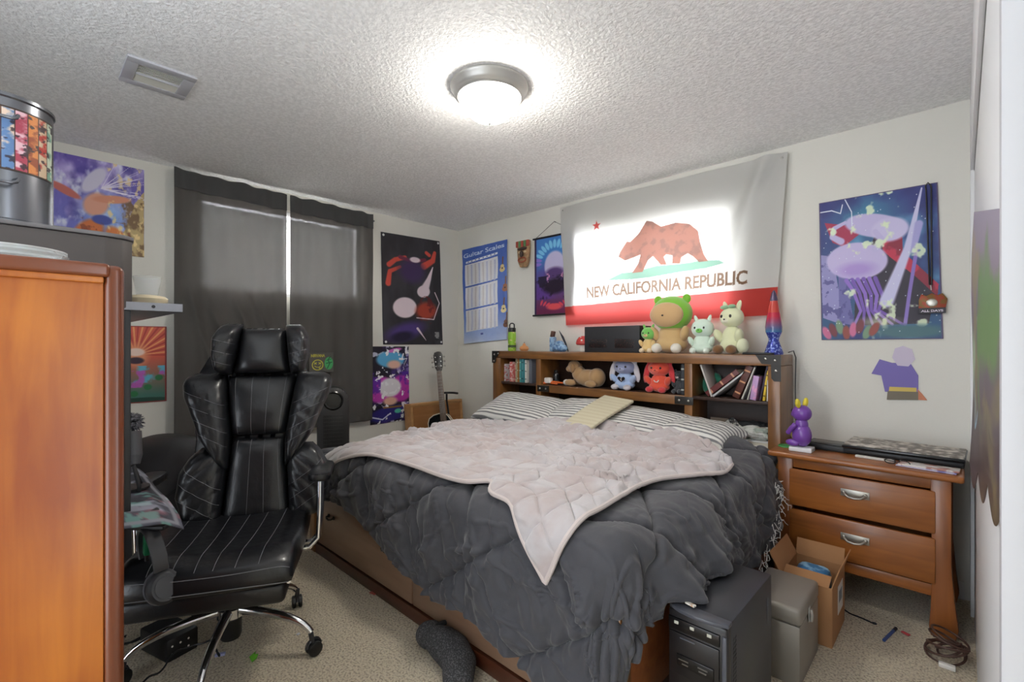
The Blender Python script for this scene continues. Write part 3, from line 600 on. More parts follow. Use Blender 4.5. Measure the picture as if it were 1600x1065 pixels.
# platform
BX0, BX1, BY0 = -2.86, -.735, 1.22
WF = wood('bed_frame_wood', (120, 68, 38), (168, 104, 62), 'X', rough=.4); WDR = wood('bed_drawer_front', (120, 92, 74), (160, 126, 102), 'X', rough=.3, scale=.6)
bx((BX0, BY0+.03, .10), (BX1, HY0, .42), 'platform_box', WF, .004)
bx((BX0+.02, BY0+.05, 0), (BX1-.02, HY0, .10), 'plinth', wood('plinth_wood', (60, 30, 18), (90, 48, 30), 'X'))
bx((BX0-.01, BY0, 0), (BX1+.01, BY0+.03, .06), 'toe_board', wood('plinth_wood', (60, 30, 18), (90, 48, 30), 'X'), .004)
bx((BX1-.06, BY0-.005, 0), (BX1+.012, BY0+.06, .44), 'corner_post', WDV, .006); bx((BX0-.012, BY0-.005, 0), (BX0+.06, BY0+.06, .44), 'corner_post', WDV, .006)
dw = (BX1-BX0-.14)/2
for k in range(2):
    a = BX0+.066+k*(dw+.008); d_ = bx((a, BY0+.005, .068), (a+dw, BY0+.032, .40), 'drawer', WDR, .004)
    for fx in (.2, .8):
        b = B(); b.tube([(-.03, 0, 0), (-.03, -.02, -.004), (-.012, -.026, -.008), (0, -.028, -.002), (.012, -.026, -.008), (.03, -.02, -.004), (.03, 0, 0)], .005, 8)
        b.ell((-.03, -.004, 0), (.011, .006, .011), n=10); b.ell((.03, -.004, 0), (.011, .006, .011), n=10)
        b.obj('drawer_pull', IRON, d_, loc=(dw*(fx-.5), -.0135, .03))
# mattress
b = B(); b.box((0, 0, 0), (2.06, 1.60, .19), bev=.05, seg=4)
tag(b.obj('mattress', mat('mattress_cloth', (206, 204, 200), .9), loc=(-1.80, 2.085, .515)), 'thick mattress lying on the bed platform under the comforter', 'mattress')
# ------------------------------------------------------------------ draped bedding
XA, XB, YF, TOPZ, RR = -2.79, -.80, 1.30, .655, .085
def topz(X, Y):
    return TOPZ+.018*(fbm(X*1.7, Y*1.7, 2, 3)-.5)*2+.07*np.exp(-((X+1.02)/.24)**2-((Y-2.72)/.26)**2)+.075*np.exp(-((X+2.0)/.75)**2-((Y-2.72)/.2)**2)+.03*np.exp(-((X+2.55)/.22)**2-((Y-2.66)/.3)**2)-.045*np.clip((-2.45-X)/.2, 0, 1)-.035*np.exp(-((X+2.66)/.2)**2-((Y-1.4)/.3)**2)
def wrap(X, Y, d=None, nx=None, ny=None, off=0, flare=.10):
    """flat coordinates -> on the bed and over its edges"""
    cx = np.clip(X, XA, XB); cy = np.maximum(Y, YF)
    if d is None:
        dx, dy = X-cx, Y-cy; d = np.hypot(dx, dy); nx = dx/np.maximum(d, 1e-9); ny = dy/np.maximum(d, 1e-9)
    R = RR+off; a = np.minimum(d/R, PI/2); ex = np.maximum(d-R*PI/2, 0)
    g = R*np.sin(a)+flare*ex; h = R*(1-np.cos(a))+ex*math.sqrt(1-flare**2)
    tz = topz(np.clip(X, XA-.2, XB+.1), np.maximum(Y, YF-.1))+off
    return np.stack([cx+nx*g, cy+ny*g, tz-h], -1)
def disp(P, H):
    du = np.gradient(P, axis=1); dv = np.gradient(P, axis=0); n = np.cross(du, dv); n /= np.maximum(np.linalg.norm(n, axis=-1, keepdims=True), 1e-9)
    return P+n*H[..., None]
def clampfloor(P, boxes):
    for (x0, x1, y0, y1, z) in boxes:
        m = (P[..., 0] > x0) & (P[..., 0] < x1) & (P[..., 1] > y0) & (P[..., 1] < y1)
        P[..., 2] = np.where(m, np.maximum(P[..., 2], z), P[..., 2])
    return P
TW = (-.655, -.475, 1.375, 1.81, .45)
hx = [-3.0, -2.63, -2.28, -2.01, -1.72, -1.55, -1.38, -1.18, -1.0, -.85, -.80]; hzv = [.50, .44, .39, .33, .25, .22, .24, .20, .17, .2, .24]
def foot_len(X): return RR*PI/2+(TOPZ-RR-np.interp(X, hx, hzv))+.01
def side_len(Y): return RR*PI/2+np.interp(Y, [1.2, 1.3, 1.5, 1.8, 1.95, 2.3, 2.6, 2.75], [.16, .15, .16, .16, .26, .30, .30, .1])
NU1, NU2, NV1, NV2 = 240, 80, 190, 150
u1 = np.linspace(-2.98, XB, NU1); a2 = np.linspace(0, 1, NU2+1)[1:]; v1 = np.linspace(2.74, YF, NV1); b2 = np.linspace(0, 1, NV2+1)[1:]
Xu = np.concatenate([u1, XB+a2]); Au = np.concatenate([u1*0, a2]); Yv = np.concatenate([v1, YF-b2]); Bv = np.concatenate([v1*0, b2])
XX, YY = np.meshgrid(Xu, Yv); AA, BBv = np.meshgrid(Au, Bv)
SL = side_len(np.maximum(YY, YF)); FL = foot_len(np.minimum(XX, XB)); th = np.arctan2(BBv, np.maximum(AA, 0)+1e-9)
mx = np.maximum(AA, BBv); dd = np.where(mx > 0, mx, 0)
corner = (AA > 0) & (BBv > 0)
Lc = SL*np.cos(th)**2+FL*np.sin(th)**2+.05*np.sin(2*th)
dist = np.where(corner, dd*Lc, np.where(AA > 0, AA*SL, np.where(BBv > 0, BBv*FL, 0)))
nx = np.where(corner, np.cos(th), np.where(AA > 0, 1., 0.)); ny = np.where(corner, -np.sin(th), np.where(BBv > 0, -1., 0.))
Xf = np.minimum(XX, XB); Yf = np.maximum(YY, YF)
# left overhang
lo = np.clip(XA-XX, 0, None)
P = wrap(Xf, Yf, dist, nx, ny)
lm = (lo > 0); 
if lm.any():
    Pl = wrap(XX, np.where(BBv > 0, YF-dist, Yf)); P = np.where(lm[..., None], Pl, P)
Xfl = Xf+nx*dist; Yfl = Yf+ny*dist            # flat coordinates for the pattern
hang = np.clip(dist/.25, 0, 1)
per = Xfl*1.0
wx, wy = Xfl+.12*fbm(Xfl*3, Yfl*3, 1), Yfl+.12*fbm(Xfl*3, Yfl*3, 2)
dn = dist
ff = lambda a, b, s: np.sqrt((2*fbm(a, b, s, 3)-1)**2+.004)
cr = lambda a, b, s: np.clip((.09-np.abs(2*fbm(a, b, s, 3)-1))/.09, 0, 1)**1.4
bf = ff((wx+.45*wy)*8.5, wy*2.2+3, 3); bs = ff((wy-.5*wx)*8.0, wx*2.0+9, 4)
sidew = np.where(corner, np.cos(th)**2, np.where(AA > 0, 1., 0.)); bil = bf*(1-sidew)+bs*sidew
rid2 = ff(wx*7-wy*5, wy*6+wx*2, 5)
qs = .34; ra_, rb_ = .82*Xfl+.57*Yfl, -.57*Xfl+.82*Yfl; qx = np.abs(((ra_+.12)/qs) % 1-.5)*2; qy = np.abs(((rb_+.1)/qs) % 1-.5)*2
e = lambda q: np.exp(-(((1-q)*qs/2)/.010)**2)
seam = np.maximum(e(qx), e(qy)); puff = (1-qx**4)*(1-qy**4)
hemf = 1-.75*np.clip((dist-.30)/.12, 0, 1)*0-.55*np.maximum(np.clip((BBv-.8)/.2, 0, 1), np.clip((AA-.8)/.2, 0, 1))
H = .012*puff-.018*seam+.062*bil*(.12+.88*hang)*hemf+.014*cr((wx+.35*wy)*6, wy*3.2, 6)*(.3+.7*hang)+.012*cr(wx*4-wy*3, wy*7+wx*2, 2)*(.3+.7*hang)+.018*rid2*(.25+.75*hang)+.006*ff(wx*22+wy*9, wy*12-wx*4, 1)*(.2+.8*hang)
fold = np.sin(Xfl*15+1.2*np.sin(Xfl*4)+.8*np.sin(Yfl*7))*.018*hang*np.clip(dist/.3, 0, 1)*hemf
pk = np.where(AA > 0, np.sin(Yfl*24+Xfl*3)*.014*hang, fold)*(1-.5*corner)
puckers = .012*np.exp(-((1-qy)*qs/2/.05)**2)*np.sin(Xfl*90+6*fbm(Xfl*5, Yfl*5, 4))*hang
Pd = disp(P, -(H+pk+puckers)) if disp(P[:3, :3], np.ones((3, 3)))[1, 1, 2] < P[1, 1, 2] else disp(P, H+pk+puckers)
Pd[..., 0] += np.where(AA > 0, .075*np.clip(dist/.2, 0, 1)**1.5*np.exp(-((Yf-1.65)/.3)**2)*(BBv <= 0), 0)
m_ = (BBv > .75) | (AA > .9); Pd[..., 2] = np.maximum(Pd[..., 2], .03)
Pd = clampfloor(Pd, [(TW[0]-.02, TW[1]+.03, TW[2]-.02, TW[3]+.02, TW[4]+.012)])
COMF = mat('charcoal_comforter_cloth', (66, 66, 72), .75, sheen=.25, bump=[(30, .3, .007), (900, .15, .0008)])
cmf = thing('comforter', 'charcoal grey quilted comforter draped over the bed foot and side', 'comforter', (-1.8, 1.8, .6))
np_grid('quilted_cloth', Pd-np.array((-1.8, 1.8, .6)), COMF, cmf, solid=.012)
# frayed white threads on the side of the comforter
b = B(); r_ = random.Random(4)
for k in range(46):
    t = k/45; y0 = 2.55-.35*t+.1*math.sin(t*5); z0 = .58-.32*t; x0 = -.645-.02*(1-t)*2+.03
    p0 = Vector((x0+r_.uniform(0, .02), y0+r_.uniform(-.03, .03), z0)); pts = [p0]
    for i in range(4): pts.append(pts[-1]+Vector((r_.uniform(-.006, .012), r_.uniform(-.02, .02), r_.uniform(-.025, .008))))
    b.tube(pts, .0012, 4)
b.obj('frayed_thread', mat('white_thread', (215, 215, 212), .8), cmf, loc=(1.8, -1.8, -.6))
# pale blanket
def spl(pts, n):
    pts = np.array(pts, float); d = np.r_[0, np.cumsum(np.hypot(*np.diff(pts, axis=0).T))]; d /= d[-1]; t = np.linspace(0, 1, n)
    k = np.searchsorted(d, t, side='right')-1; k = np.clip(k, 0, len(pts)-2); f = (t-d[k])/(d[k+1]-d[k])
    p0 = pts[np.maximum(k-1, 0)]; p1 = pts[k]; p2 = pts[k+1]; p3 = pts[np.minimum(k+2, len(pts)-1)]; f = f[:, None]
    return .5*((2*p1)+(p2-p0)*f+(2*p0-5*p1+4*p2-p3)*f**2+(3*p1-p0-3*p2+p3)*f**3)
nb, mb = 300, 260
Bo = spl([(-2.66, 1.02), (-2.5, 1.13), (-2.25, 1.22), (-2.0, 1.245), (-1.8, 1.25), (-1.62, 1.25), (-1.46, 1.26), (-1.37, 1.31), (-1.30, 1.24), (-1.18, 1.22), (-1.08, 1.13), (-.965, 1.02)], nb)
To = spl([(-2.28, 2.28), (-2.02, 2.46), (-1.7, 2.60), (-1.24, 2.62), (-.92, 2.46), (-.77, 2.28)], nb)
Le = spl([(-2.66, 1.02), (-2.63, 1.4), (-2.60, 1.9), (-2.50, 2.12), (-2.28, 2.28)], mb)
Ri = spl([(-.965, 1.02), (-.90, 1.2), (-.885, 1.38), (-.90, 1.6), (-.885, 1.8), (-.80, 2.0), (-.755, 2.12), (-.77, 2.28)], mb)
s = np.linspace(0, 1, nb)[None, :, None]; t = np.linspace(0, 1, mb)[:, None, None]
Q = (1-t)*Bo[None]+t*To[None]+(1-s)*Le[:, None]+s*Ri[:, None]-((1-s)*(1-t)*Bo[0]+s*(1-t)*Bo[-1]+(1-s)*t*To[0]+s*t*To[-1])
X, Y = Q[..., 0], Q[..., 1]
Pb = wrap(X, Y, off=.044, flare=.12)
sd, td = np.meshgrid(np.linspace(0, 1.75, nb), np.linspace(0, 1.45, mb))
qd = .125; q1 = np.abs((sd/qd) % 1-.5)*2; q2 = np.abs((td/qd) % 1-.5)*2; ee = lambda q: np.exp(-(((1-q)*qd/2)/.006)**2)
wx, wy = X+.1*fbm(X*4, Y*4, 1), Y+.1*fbm(X*4, Y*4, 2)
w1 = 1-np.abs(2*fbm(wx*4+wy*2, wy*11-wx*2, 4, 3)-1); w1 = np.clip((w1-.72)/.28, 0, 1)**1.3
Hb = .007*(1-q1**4)*(1-q2**4)-.007*np.maximum(ee(q1), ee(q2))+.030*w1*np.clip((Y-1.25)/.4, .25, 1)+.006*(fbm(X*9, Y*9, 5)-.5)
Hb += .022*np.exp(-(((Y-2.35-.18*(X+1.8)*-1*.6)/.035)**2))*(X < -1.4)+.018*np.exp(-(((Y-2.5+.1*(X+1.5))/.03)**2))
Hb += .014*np.sin(X*30-Y*22)*np.clip((1.22-Y)/.15, 0, 1)
edge = np.minimum.reduce([np.linspace(0, 1, nb)[None]*40+0*t[..., 0], (1-np.linspace(0, 1, nb)[None])*40+0*t[..., 0], t[..., 0]*40+0*s[..., 0], (1-t[..., 0])*40+0*s[..., 0]]); Hb = Hb*np.clip(edge, .15, 1)
Hb[:, :] += 0
Pb2 = disp(Pb, Hb)
if Pb2[mb//2, nb//2, 2]-Pb[mb//2, nb//2, 2] > 0 and Hb[mb//2, nb//2] < 0: Pb2 = disp(Pb, -Hb)
c0 = np.array((-1.7, 1.9, .68)); blk = thing('blanket', 'pale pinkish grey quilted plush blanket spread crookedly over the comforter', 'blanket', tuple(c0))
BLM = mat('pale_plush', (184, 171, 170), .85, sheen=.6, bump=[(45, .25, .006), (500, .3, .001)], var=(7, (192, 186, 188), .4, .6))
np_grid('plush_cloth', Pb2-c0, BLM, blk, solid=.012)
ring = np.concatenate([Pb2[0, :], Pb2[:, -1][1:], Pb2[-1, ::-1][1:], Pb2[::-1, 0][1:-1]])[::3]-c0
b = B(); b.tube([tuple(q) for q in ring], .0095, 8, True); b.obj('piping', mat('blanket_piping', (205, 192, 188), .8, sheen=.5), blk)
# ------------------------------------------------------------------ pillows
TICK = stripes('ticking_stripe', (222, 220, 216), (120, 120, 122), 10.5, 'Y', 1.2)
def pillow(loc, w, l, h, rot, m, name='pillow', label='', cat='pillow', n=60, wr=.006, group=None):
    U, V = np.meshgrid(np.linspace(-1, 1, n), np.linspace(-1, 1, n)); k = np.clip((1-np.abs(U)**3.2)*(1-np.abs(V)**3.2), 0, 1)**.42
    x = U*w/2*(1-.06*(1-V**2)*0-.05*np.abs(V)**3*0); y = V*l/2
    x = x*(1-.07*(1-np.abs(V)**2)*np.abs(U)**2); y = y*(1-.07*(1-np.abs(U)**2)*np.abs(V)**2)
    z = k*h/2+wr*(fbm(U*4+loc[0]*3, V*4, 3)-.5)*2*k
    T = np.stack([x, y, z], -1); Bt = np.stack([x, y, -k*h/2], -1)[:, ::-1]
    P = np.concatenate([T, Bt], 1); o = np_grid(name, P, m, None, loc=loc); o.rotation_euler = rot
    return tag(o, label, cat, group)
pillow((-2.42, 2.66, .735), .74, .44, .16, (.36, .05, .06), TICK, label='striped pillow at the left end of the bed, leaning on the headboard')
pillow((-1.93, 2.70, .745), .60, .40, .15, (.42, -.06, -.12), TICK, label='striped pillow half covered by the beige folded pad')
pillow((-1.46, 2.70, .725), .60, .42, .16, (.32, .05, .05), TICK, label='striped pillow between the beige pad and the headboard divider')
pillow((-1.10, 2.73, .725), .42, .34, .15, (.12, .05, -.1), TICK, label='striped pillow under the comforter near the nightstand')
# beige folded pad
BEI = stripes('beige_pad', (208, 200, 174), (202, 192, 164), 8, 'Y', .2)
b = B(); b.grid(14, 20, lambda u, v: (-.12+.24*u, -.24+.48*v, .015+.012*math.sin(v*3+u)))
o = b.obj('folded_pad', BEI, loc=(-1.70, 2.57, .795), rot=(.36, .02, -.12)); k = o.modifiers.new('t', 'SOLIDIFY'); k.thickness = .02; k = o.modifiers.new('b', 'BEVEL'); k.width = .006; k.segments = 3; k.limit_method = 'ANGLE'
tag(o, 'flat beige folded pad lying across the striped pillows', 'cushion pad')
# ------------------------------------------------------------------ nightstand
NW = wood('nightstand_wood', (112, 62, 26), (178, 108, 50), 'X', rough=.35); NWV = wood('nightstand_wood_upright', (106, 58, 26), (166, 98, 46), 'Z', rough=.35)
PEW = mat('pewter', (176, 172, 164), .35, .85)
def parts(par):
    def f(c0, c1, name, m, bev=.003):
        b = B(); c = [(p+q)/2 for p, q in zip(c0, c1)]; s = [abs(q-p) for p, q in zip(c0, c1)]; b.box((0, 0, 0), s, bev=bev); return b.obj(name, m, par, loc=c)
    return f
NX0, NX1, NY0, NY1 = -.685, -.03, 2.70, 3.17
ns = thing('nightstand', 'brown two-drawer wooden nightstand with pewter pulls beside the bed', 'nightstand', (0, 0, 0)); n_ = parts(ns)
b = B(); b.box((0, 0, 0), (.735, .51, .028), bev=.01, seg=3); b.obj('top', NW, ns, loc=(-.358, 2.92, .688))
n_((NX0+.06, NY0+.012, .625), (NX1-.06, NY1, .674), 'apron', NW); n_((NX0+.02, NY0+.03, .17), (NX0+.04, NY1, .67), 'side_panel', NWV); n_((NX1-.04, NY0+.03, .17), (NX1-.02, NY1, .67), 'side_panel', NWV)
n_((NX0+.03, NY1-.012, .17), (NX1-.03, NY1-.001, .67), 'back_panel', NW); n_((NX0+.06, NY0+.01, .165), (NX1-.06, NY0+.035, .215), 'bottom_rail', NW)
for s, x in ((1, NX0), (-1, NX1)):
    for y in (NY0, NY1-.055):
        b = B(); b.prism([(0, .674), (.068, .674), (.062, .30), (.066, .12), (.072, .04), (.066, 0), (-.012, 0), (-.022, .05), (-.012, .14), (0, .3)][::1], .055, Matrix.Translation((x, y+.055, 0)) @ Matrix.Diagonal((s, 1, 1, 1)) @ RX, bev=.004)
        b.obj('leg', NWV, ns)
def pull(par, loc, w=.11):
    b = B(); b.box((0, -.002, 0), (w, .004, .034), bev=.0015)
    h = b.obj('handle', PEW, par, loc=loc)
    b = B(); b.tube([(-w*.36, -.004, .0), (-w*.34, -.018, -.004), (-w*.22, -.027, -.012), (0, -.03, -.015), (w*.22, -.027, -.012), (w*.34, -.018, -.004), (w*.36, -.004, 0)], [.006, .0055, .005, .005, .005, .0055, .006], 10)
    for s in (-1, 1): b.ell((s*w*.37, -.006, 0), (.009, .006, .009), n=12)
    b.obj('bail', PEW, h)
DX0, DX1 = on_y(1233, 800, NY0).x, on_y(1462, 800, NY0).x
for z0, z1 in ((.437, .62), (.222, .418)):
    d_ = n_((DX0, NY0-.006, z0), (DX1, NY0+.014, z1), 'drawer', NW, .007); pull(d_, ((on_y(1336, 700, NY0).x-(DX0+DX1)/2), -.0105, .02))
# on the nightstand
b = B(); b.box((0, 0, 0), (.10, .08, .022), bev=.003); wb = b.obj('white_box', mat('white_box_card', (226, 226, 228), .5), loc=(on_y(1252, 700, 2.75).x, 2.76, .7145))
tag(wb, 'small flat white box under the purple figurine', 'box')
PUR = mat('purple_vinyl', (120, 70, 166), .35, coat=.3); YEL = mat('yellow_vinyl', (226, 206, 62), .4); WHT = mat('white_vinyl', (236, 232, 226), .4)
fx = wb.location.x
fg = thing('toy_figurine', 'purple vinyl animal figurine with yellow ears sitting on a small white box', 'figurine', (fx, 2.76, .726), -.3)
b = B(); b.ell((0, 0, .06), (.046, .042, .06)); b.ell((0, 0, .11), (.03, .03, .04)); o = b.obj('body', PUR, fg, ang=80)
b = B(); b.ell((0, 0, .17), (.046, .042, .042)); b.ell((-.034, 0, .16), (.018, .022, .016)); o = b.obj('head', PUR, fg, ang=80); k = o.modifiers.new('r', 'REMESH'); k.mode = 'VOXEL'; k.voxel_size = .003; k.use_smooth_shade = True; hd = o
for s in (-1, 1):
    b = B(); b.ell((-.038, s*.018, .182), (.006, .006, .008), n=12); b.obj('eye', EYEB_ if 0 else BLK, hd)
    b = B(); b.ell((0, s*.034, .222), (.012, .014, .026), (s*-.3, 0, 0)); b.obj('ear', YEL, hd)
    b = B(); b.tube([(-.012, s*.034, .115), (-.03, s*.044, .09), (-.046, s*.036, .07)], [.013, .012, .011], 10); b.ell((-.047, s*.036, .069), .012, n=10); b.obj('arm', PUR, fg)
    b = B(); b.ell((-.03, s*.03, .018), (.034, .018, .018)); b.obj('foot', PUR, fg, ang=80)
b = B(); b.ell((-.03, 0, .062), (.020, .028, .040)); b.obj('belly', YEL, fg)
b = B(); b.lathe([(0, 0), (.04, 0), (.038, .006), (0, .008)], 20); tag(b.obj('green_disc', mat('green_plastic', (60, 140, 70), .5), loc=(on_y(1228, 700, 2.82).x, 2.83, .7025)), 'small green disc on the left end of the nightstand', 'disc')
lp = (on_y(1296, 690, 2.93).x, 2.94); b = B(); b.box((0, 0, 0), (.20, .17, .03), bev=.004)
g = thing('game_console', 'slim matte black box on the nightstand behind the purple figurine', 'console', (lp[0], lp[1], .7025), -.08)
b = B(); b.box((0, 0, .014), (.20, .17, .028), bev=.004); b.obj('case', BLK, g); b = B(); b.box((0, 0, .0295), (.16, .13, .003), bev=.001); b.obj('lid_panel', mat('black_gloss', (22, 22, 24), .2), g)
CAMO = mat('worn_camo', (120, 112, 104), .5, var=(28, (214, 206, 196), .44, .6))
l0, l1 = on_y(1322, 690, 2.95).x, on_y(1512, 700, 2.95).x
lt = thing('laptop', 'closed thick black laptop with mottled camouflage lid on the nightstand', 'laptop', ((l0+l1)/2, 2.97, .7025), -.03); w_ = min(l1-l0, .5)
b = B(); b.box((0, 0, .016), (w_*.97, .27, .026), bev=.006); b.obj('base', BLK, lt); b = B(); b.box((0, 0, .038), (w_*.99, .29, .016), bev=.006); b.obj('lid', mat('black_gloss', (22, 22, 24), .2), lt); b = B(); b.box((0, 0, .0475), (w_*.97, .27, .004), bev=.0015); b.obj('camouflage_cover', CAMO, lt)
b = B(); b.box((0, 0, .006), (.15, .02, .012), bev=.004); tag(b.obj('white_cable_strip', mat('off_white_plastic', (214, 210, 204), .5), loc=(on_y(1365, 710, 2.76).x, 2.79, .7025), rot=(0, 0, -.12)), 'narrow off-white strip lying in front of the laptop', 'strip')
mg = thing('magazine', 'thin glossy magazines stacked at the front edge of the nightstand', 'magazine', (on_y(1448, 725, 2.73).x, 2.745, .7025), -.12)
for i, (c, n) in enumerate((((196, 190, 214), 'back_issue'), ((226, 220, 216), 'front_issue'))):
    b = B(); b.box((i*.004, i*.006, .004+i*.006), (.20, .085, .0055), bev=.001, rot=(0, 0, i*.08)); b.obj(n, mat('magazine_%d' % i, c, .35, var=(26, (176, 120, 110) if i else (120, 110, 170), .52, .6)), mg)
gl = thing('eyeglasses', 'black-framed folded eyeglasses on the nightstand front edge', 'glasses', (on_y(1402, 722, 2.74).x+.0, 2.735, .704), -.2)
for s in (-1, 1): b = B(); b.tube([(s*.026+.02*math.cos(a), 0, .012+.011*math.sin(a)) for a in np.linspace(0, 2*PI, 15)[:-1]], .0022, 6, True); b.obj('rim', BLK, gl)
b = B(); b.tube([(-.048, 0, .016), (-.03, .018, .01), (.03, .02, .008)], .002, 6); b.obj('temple', BLK, gl)
# dark clutter between nightstand and closet
b = B(); b.grid(14, 14, lambda u, v: (.05*math.cos(u*2*PI)*(1-.45*v), .11*math.sin(u*2*PI)*(1-.6*v), .33*v+.01*math.sin(u*9))); tag(b.obj('brown_bag', mat('brown_paper', (104, 78, 58), .8, bump=(30, .4, .01)), loc=(-.0+.0, 3.06, 0)), 'brown bag squeezed between the nightstand and the closet door', 'bag') if False else b.bm.free()
# ------------------------------------------------------------------ computer tower, filing box, carton
pc = thing('computer_tower', 'black desktop computer tower on the floor at the bed corner', 'computer', (-.565, 1.59, 0))
PCM = mat('pc_metal', (64, 65, 70), .38, .3, bump=(700, .15, .0006)); PCB = mat('pc_bezel', (30, 27, 28), .35); PCL = mat('pc_bezel_lip', (78, 80, 88), .35)
b = B(); b.box((0, .02, .225), (.172, .40, .444), bev=.004); b.obj('case', PCM, pc)
b = B(); b.box((0, -.195, .222), (.176, .035, .438), bev=.008); b.obj('front_bezel', PCB, pc)
b = B(); b.prism([(-.088, 0), (-.05, -.014), (0, -.02), (.05, -.014), (.088, 0), (.088, .03), (-.088, .03)], .012, Matrix.Translation((0, -.203, .438)), bev=.003); b.obj('bezel_lip', PCL, pc)
b = B(); b.box((.0805, -.214, .21), (.013, .01, .42), bev=.004); b.obj('bezel_side', PCL, pc)
b = B(); b.box((-.008, -.215, .403), (.152, .008, .034), bev=.002); q = b.obj('optical_drive', mat('pc_dark', (18, 16, 17), .3), pc)
for x in (-.058, -.01, .04): b = B(); b.box((x, -.220, .409), (.013, .004, .009), bev=.001); b.obj('button', mat('pale_button', (190, 188, 176), .4), q)
b = B(); b.box((-.008, -.214, .315), (.150, .008, .125), bev=.003); q = b.obj('bay_door', PCB, pc); b = B(); b.box((-.025, -.219, .367), (.045, .003, .004), bev=.001); b.obj('latch_slot', PCL, q)
b = B(); b.box((-.002, -.220, .30), (.11, .005, .035), bev=.002); q = b.obj('port_panel', mat('pc_dark', (18, 16, 17), .3), pc)
for x, z, w in ((-.035, .305, .03), (-.03, .294, .018), (.022, .305, .028), (.022, .295, .022)): b = B(); b.box((x, -.2235, z), (w, .002, .003)); b.obj('port', mat('steel', (150, 150, 150), .3, 1), q)
b = B(); b.box((0, -.213, .12), (.14, .006, .2), bev=.01); b.obj('lower_bezel', PCB, pc)
b = B()
for i in range(16):
    for j in range(2): b.box((.0862, -.155+j*.016, .39-i*.013), (.001, .011, .004), rot=(.5, 0, 0))
b.obj('vent_slots', mat('slot_black', (12, 12, 12), .6), pc); b = B(); b.box((.0866, .17, .34), (.002, .012, .09), bev=.0009); b.obj('side_grip', PCL, pc)
b = B(); b.box((0, 0, .003), (.05, .018, .006), rot=(0, 0, .3)); b.box((.03, -.008, .0025), (.03, .012, .005), rot=(0, 0, -.2))
tag(b.obj('torn_label', mat('tan_scrap', (206, 160, 112), .7, var=(60, (236, 230, 220), .5, .55)), loc=(-.625, 1.415, .4565)), 'torn tan and white paper scrap on the computer tower top', 'paper scrap')
fb = thing('metal_file_box', 'grey metal file box with a silver latch behind the computer tower', 'box', (-.515, 2.10, 0))
GM = mat('grey_enamel', (146, 140, 132), .45, .3, bump=(300, .1, .0006))
b = B(); b.box((0, 0, .11), (.185, .30, .22), bev=.006); b.obj('body', GM, fb); b = B(); b.box((0, 0, .2515), (.19, .305, .067), bev=.016, seg=3); b.obj('lid', GM, fb)
b = B(); b.box((.0975, -.03, .225), (.004, .022, .055), bev=.001); q = b.obj('latch', NICK, fb); b = B(); b.tube([(.103, -.03, .245), (.106, -.03, .225), (.104, -.03, .20)], .006, 8); b.obj('hasp', NICK, q)
cb = thing('cardboard_box', 'open brown cardboard shipping box with white label behind the grey metal box', 'box', (-.48, 2.44, 0))
KR = mat('kraft_cardboard', (170, 124, 84), .85, bump=(60, .2, .002)); w_, l_, h_ = .19, .28, .245
b = B()
for (x, y, sx, sy) in ((-w_/2, 0, .004, l_), (w_/2, 0, .004, l_), (0, -l_/2, w_, .004), (0, l_/2, w_, .004)): b.box((x, y, h_/2), (sx, sy, h_))
b.box((0, 0, .003), (w_, l_, .004)); b.obj('carton', KR, cb)
for (c, s, r) in (((w_/2+.012, 0, h_+.04), (.004, l_, .085), (0, .3, 0)), ((-w_/2-.02, 0, h_+.042), (.004, l_, .09), (0, -.5, 0)), ((0, l_/2+.01, h_+.035), (w_, .004, .075), (-.3, 0, 0)), ((0, -l_/2+.03, h_+.01), (w_-.02, .004, .07), (-1.2, 0, 0))):
    b = B(); b.box(c, s, rot=r); b.obj('flap', KR, cb)
b = B(); b.box((w_/2+.003, .03, .15), (.0015, .11, .12)); b.obj('shipping_label', mat('white_label', (222, 220, 216), .5), cb)
b = B()
for i in range(14): b.box((w_/2+.0042, -.005+i*.005, .16), (.0008, .0022, .05))
b.obj('barcode_bars', mat('label_grey', (130, 134, 142), .5), cb)
b = B(); b.box((0, 0, .10), (.13, .2, .19), bev=.03, seg=3); tag(b.obj('blue_packet', mat('blue_foil', (40, 120, 176), .35, var=(20, (150, 200, 232), .5, .6)), loc=(-.48, 2.42, .055), rot=(.1, 0, 0)), 'blue packet inside the open cardboard box', 'packet')
# ------------------------------------------------------------------ bits on the carpet
def scrap(name, label, cat, px, py, sz, col, rz=0, z=.004, m=None, bev=.001):
    p = on_z(px, py, z+sz[2]/2); b = B(); b.box((0, 0, 0), sz, bev=bev); return tag(b.obj(name, m or mat(name+'_colour', col, .5), loc=p, rot=(0, 0, rz)), label, cat)
pe = thing('pen', 'blue marker pen on the carpet in front of the nightstand', 'pen', on_z(1391, 990, .006), rot=(0, 0, 0)); pd = on_z(1403, 979, .006)-on_z(1381, 1001, .006); pe.rotation_euler[2] = math.atan2(pd.y, pd.x)
b = B(); b.tube([(-.075, 0, 0), (.04, 0, 0)], .006, 12); b.obj('barrel', mat('blue_pen', (62, 84, 140), .4), pe); b = B(); b.tube([(.04, 0, 0), (.07, 0, 0)], .0065, 12); b.obj('cap', BLK, pe)
scrap('wrapper', 'crumpled red wrapper on the carpet near the blue pen', 'wrapper', 1415, 989, (.03, .014, .005), (190, 70, 74), -.5)
scrap('lighter', 'pale lavender plastic lighter on the carpet beside the chair base', 'lighter', 344, 1022, (.036, .014, .009), (176, 178, 216), 1.1)
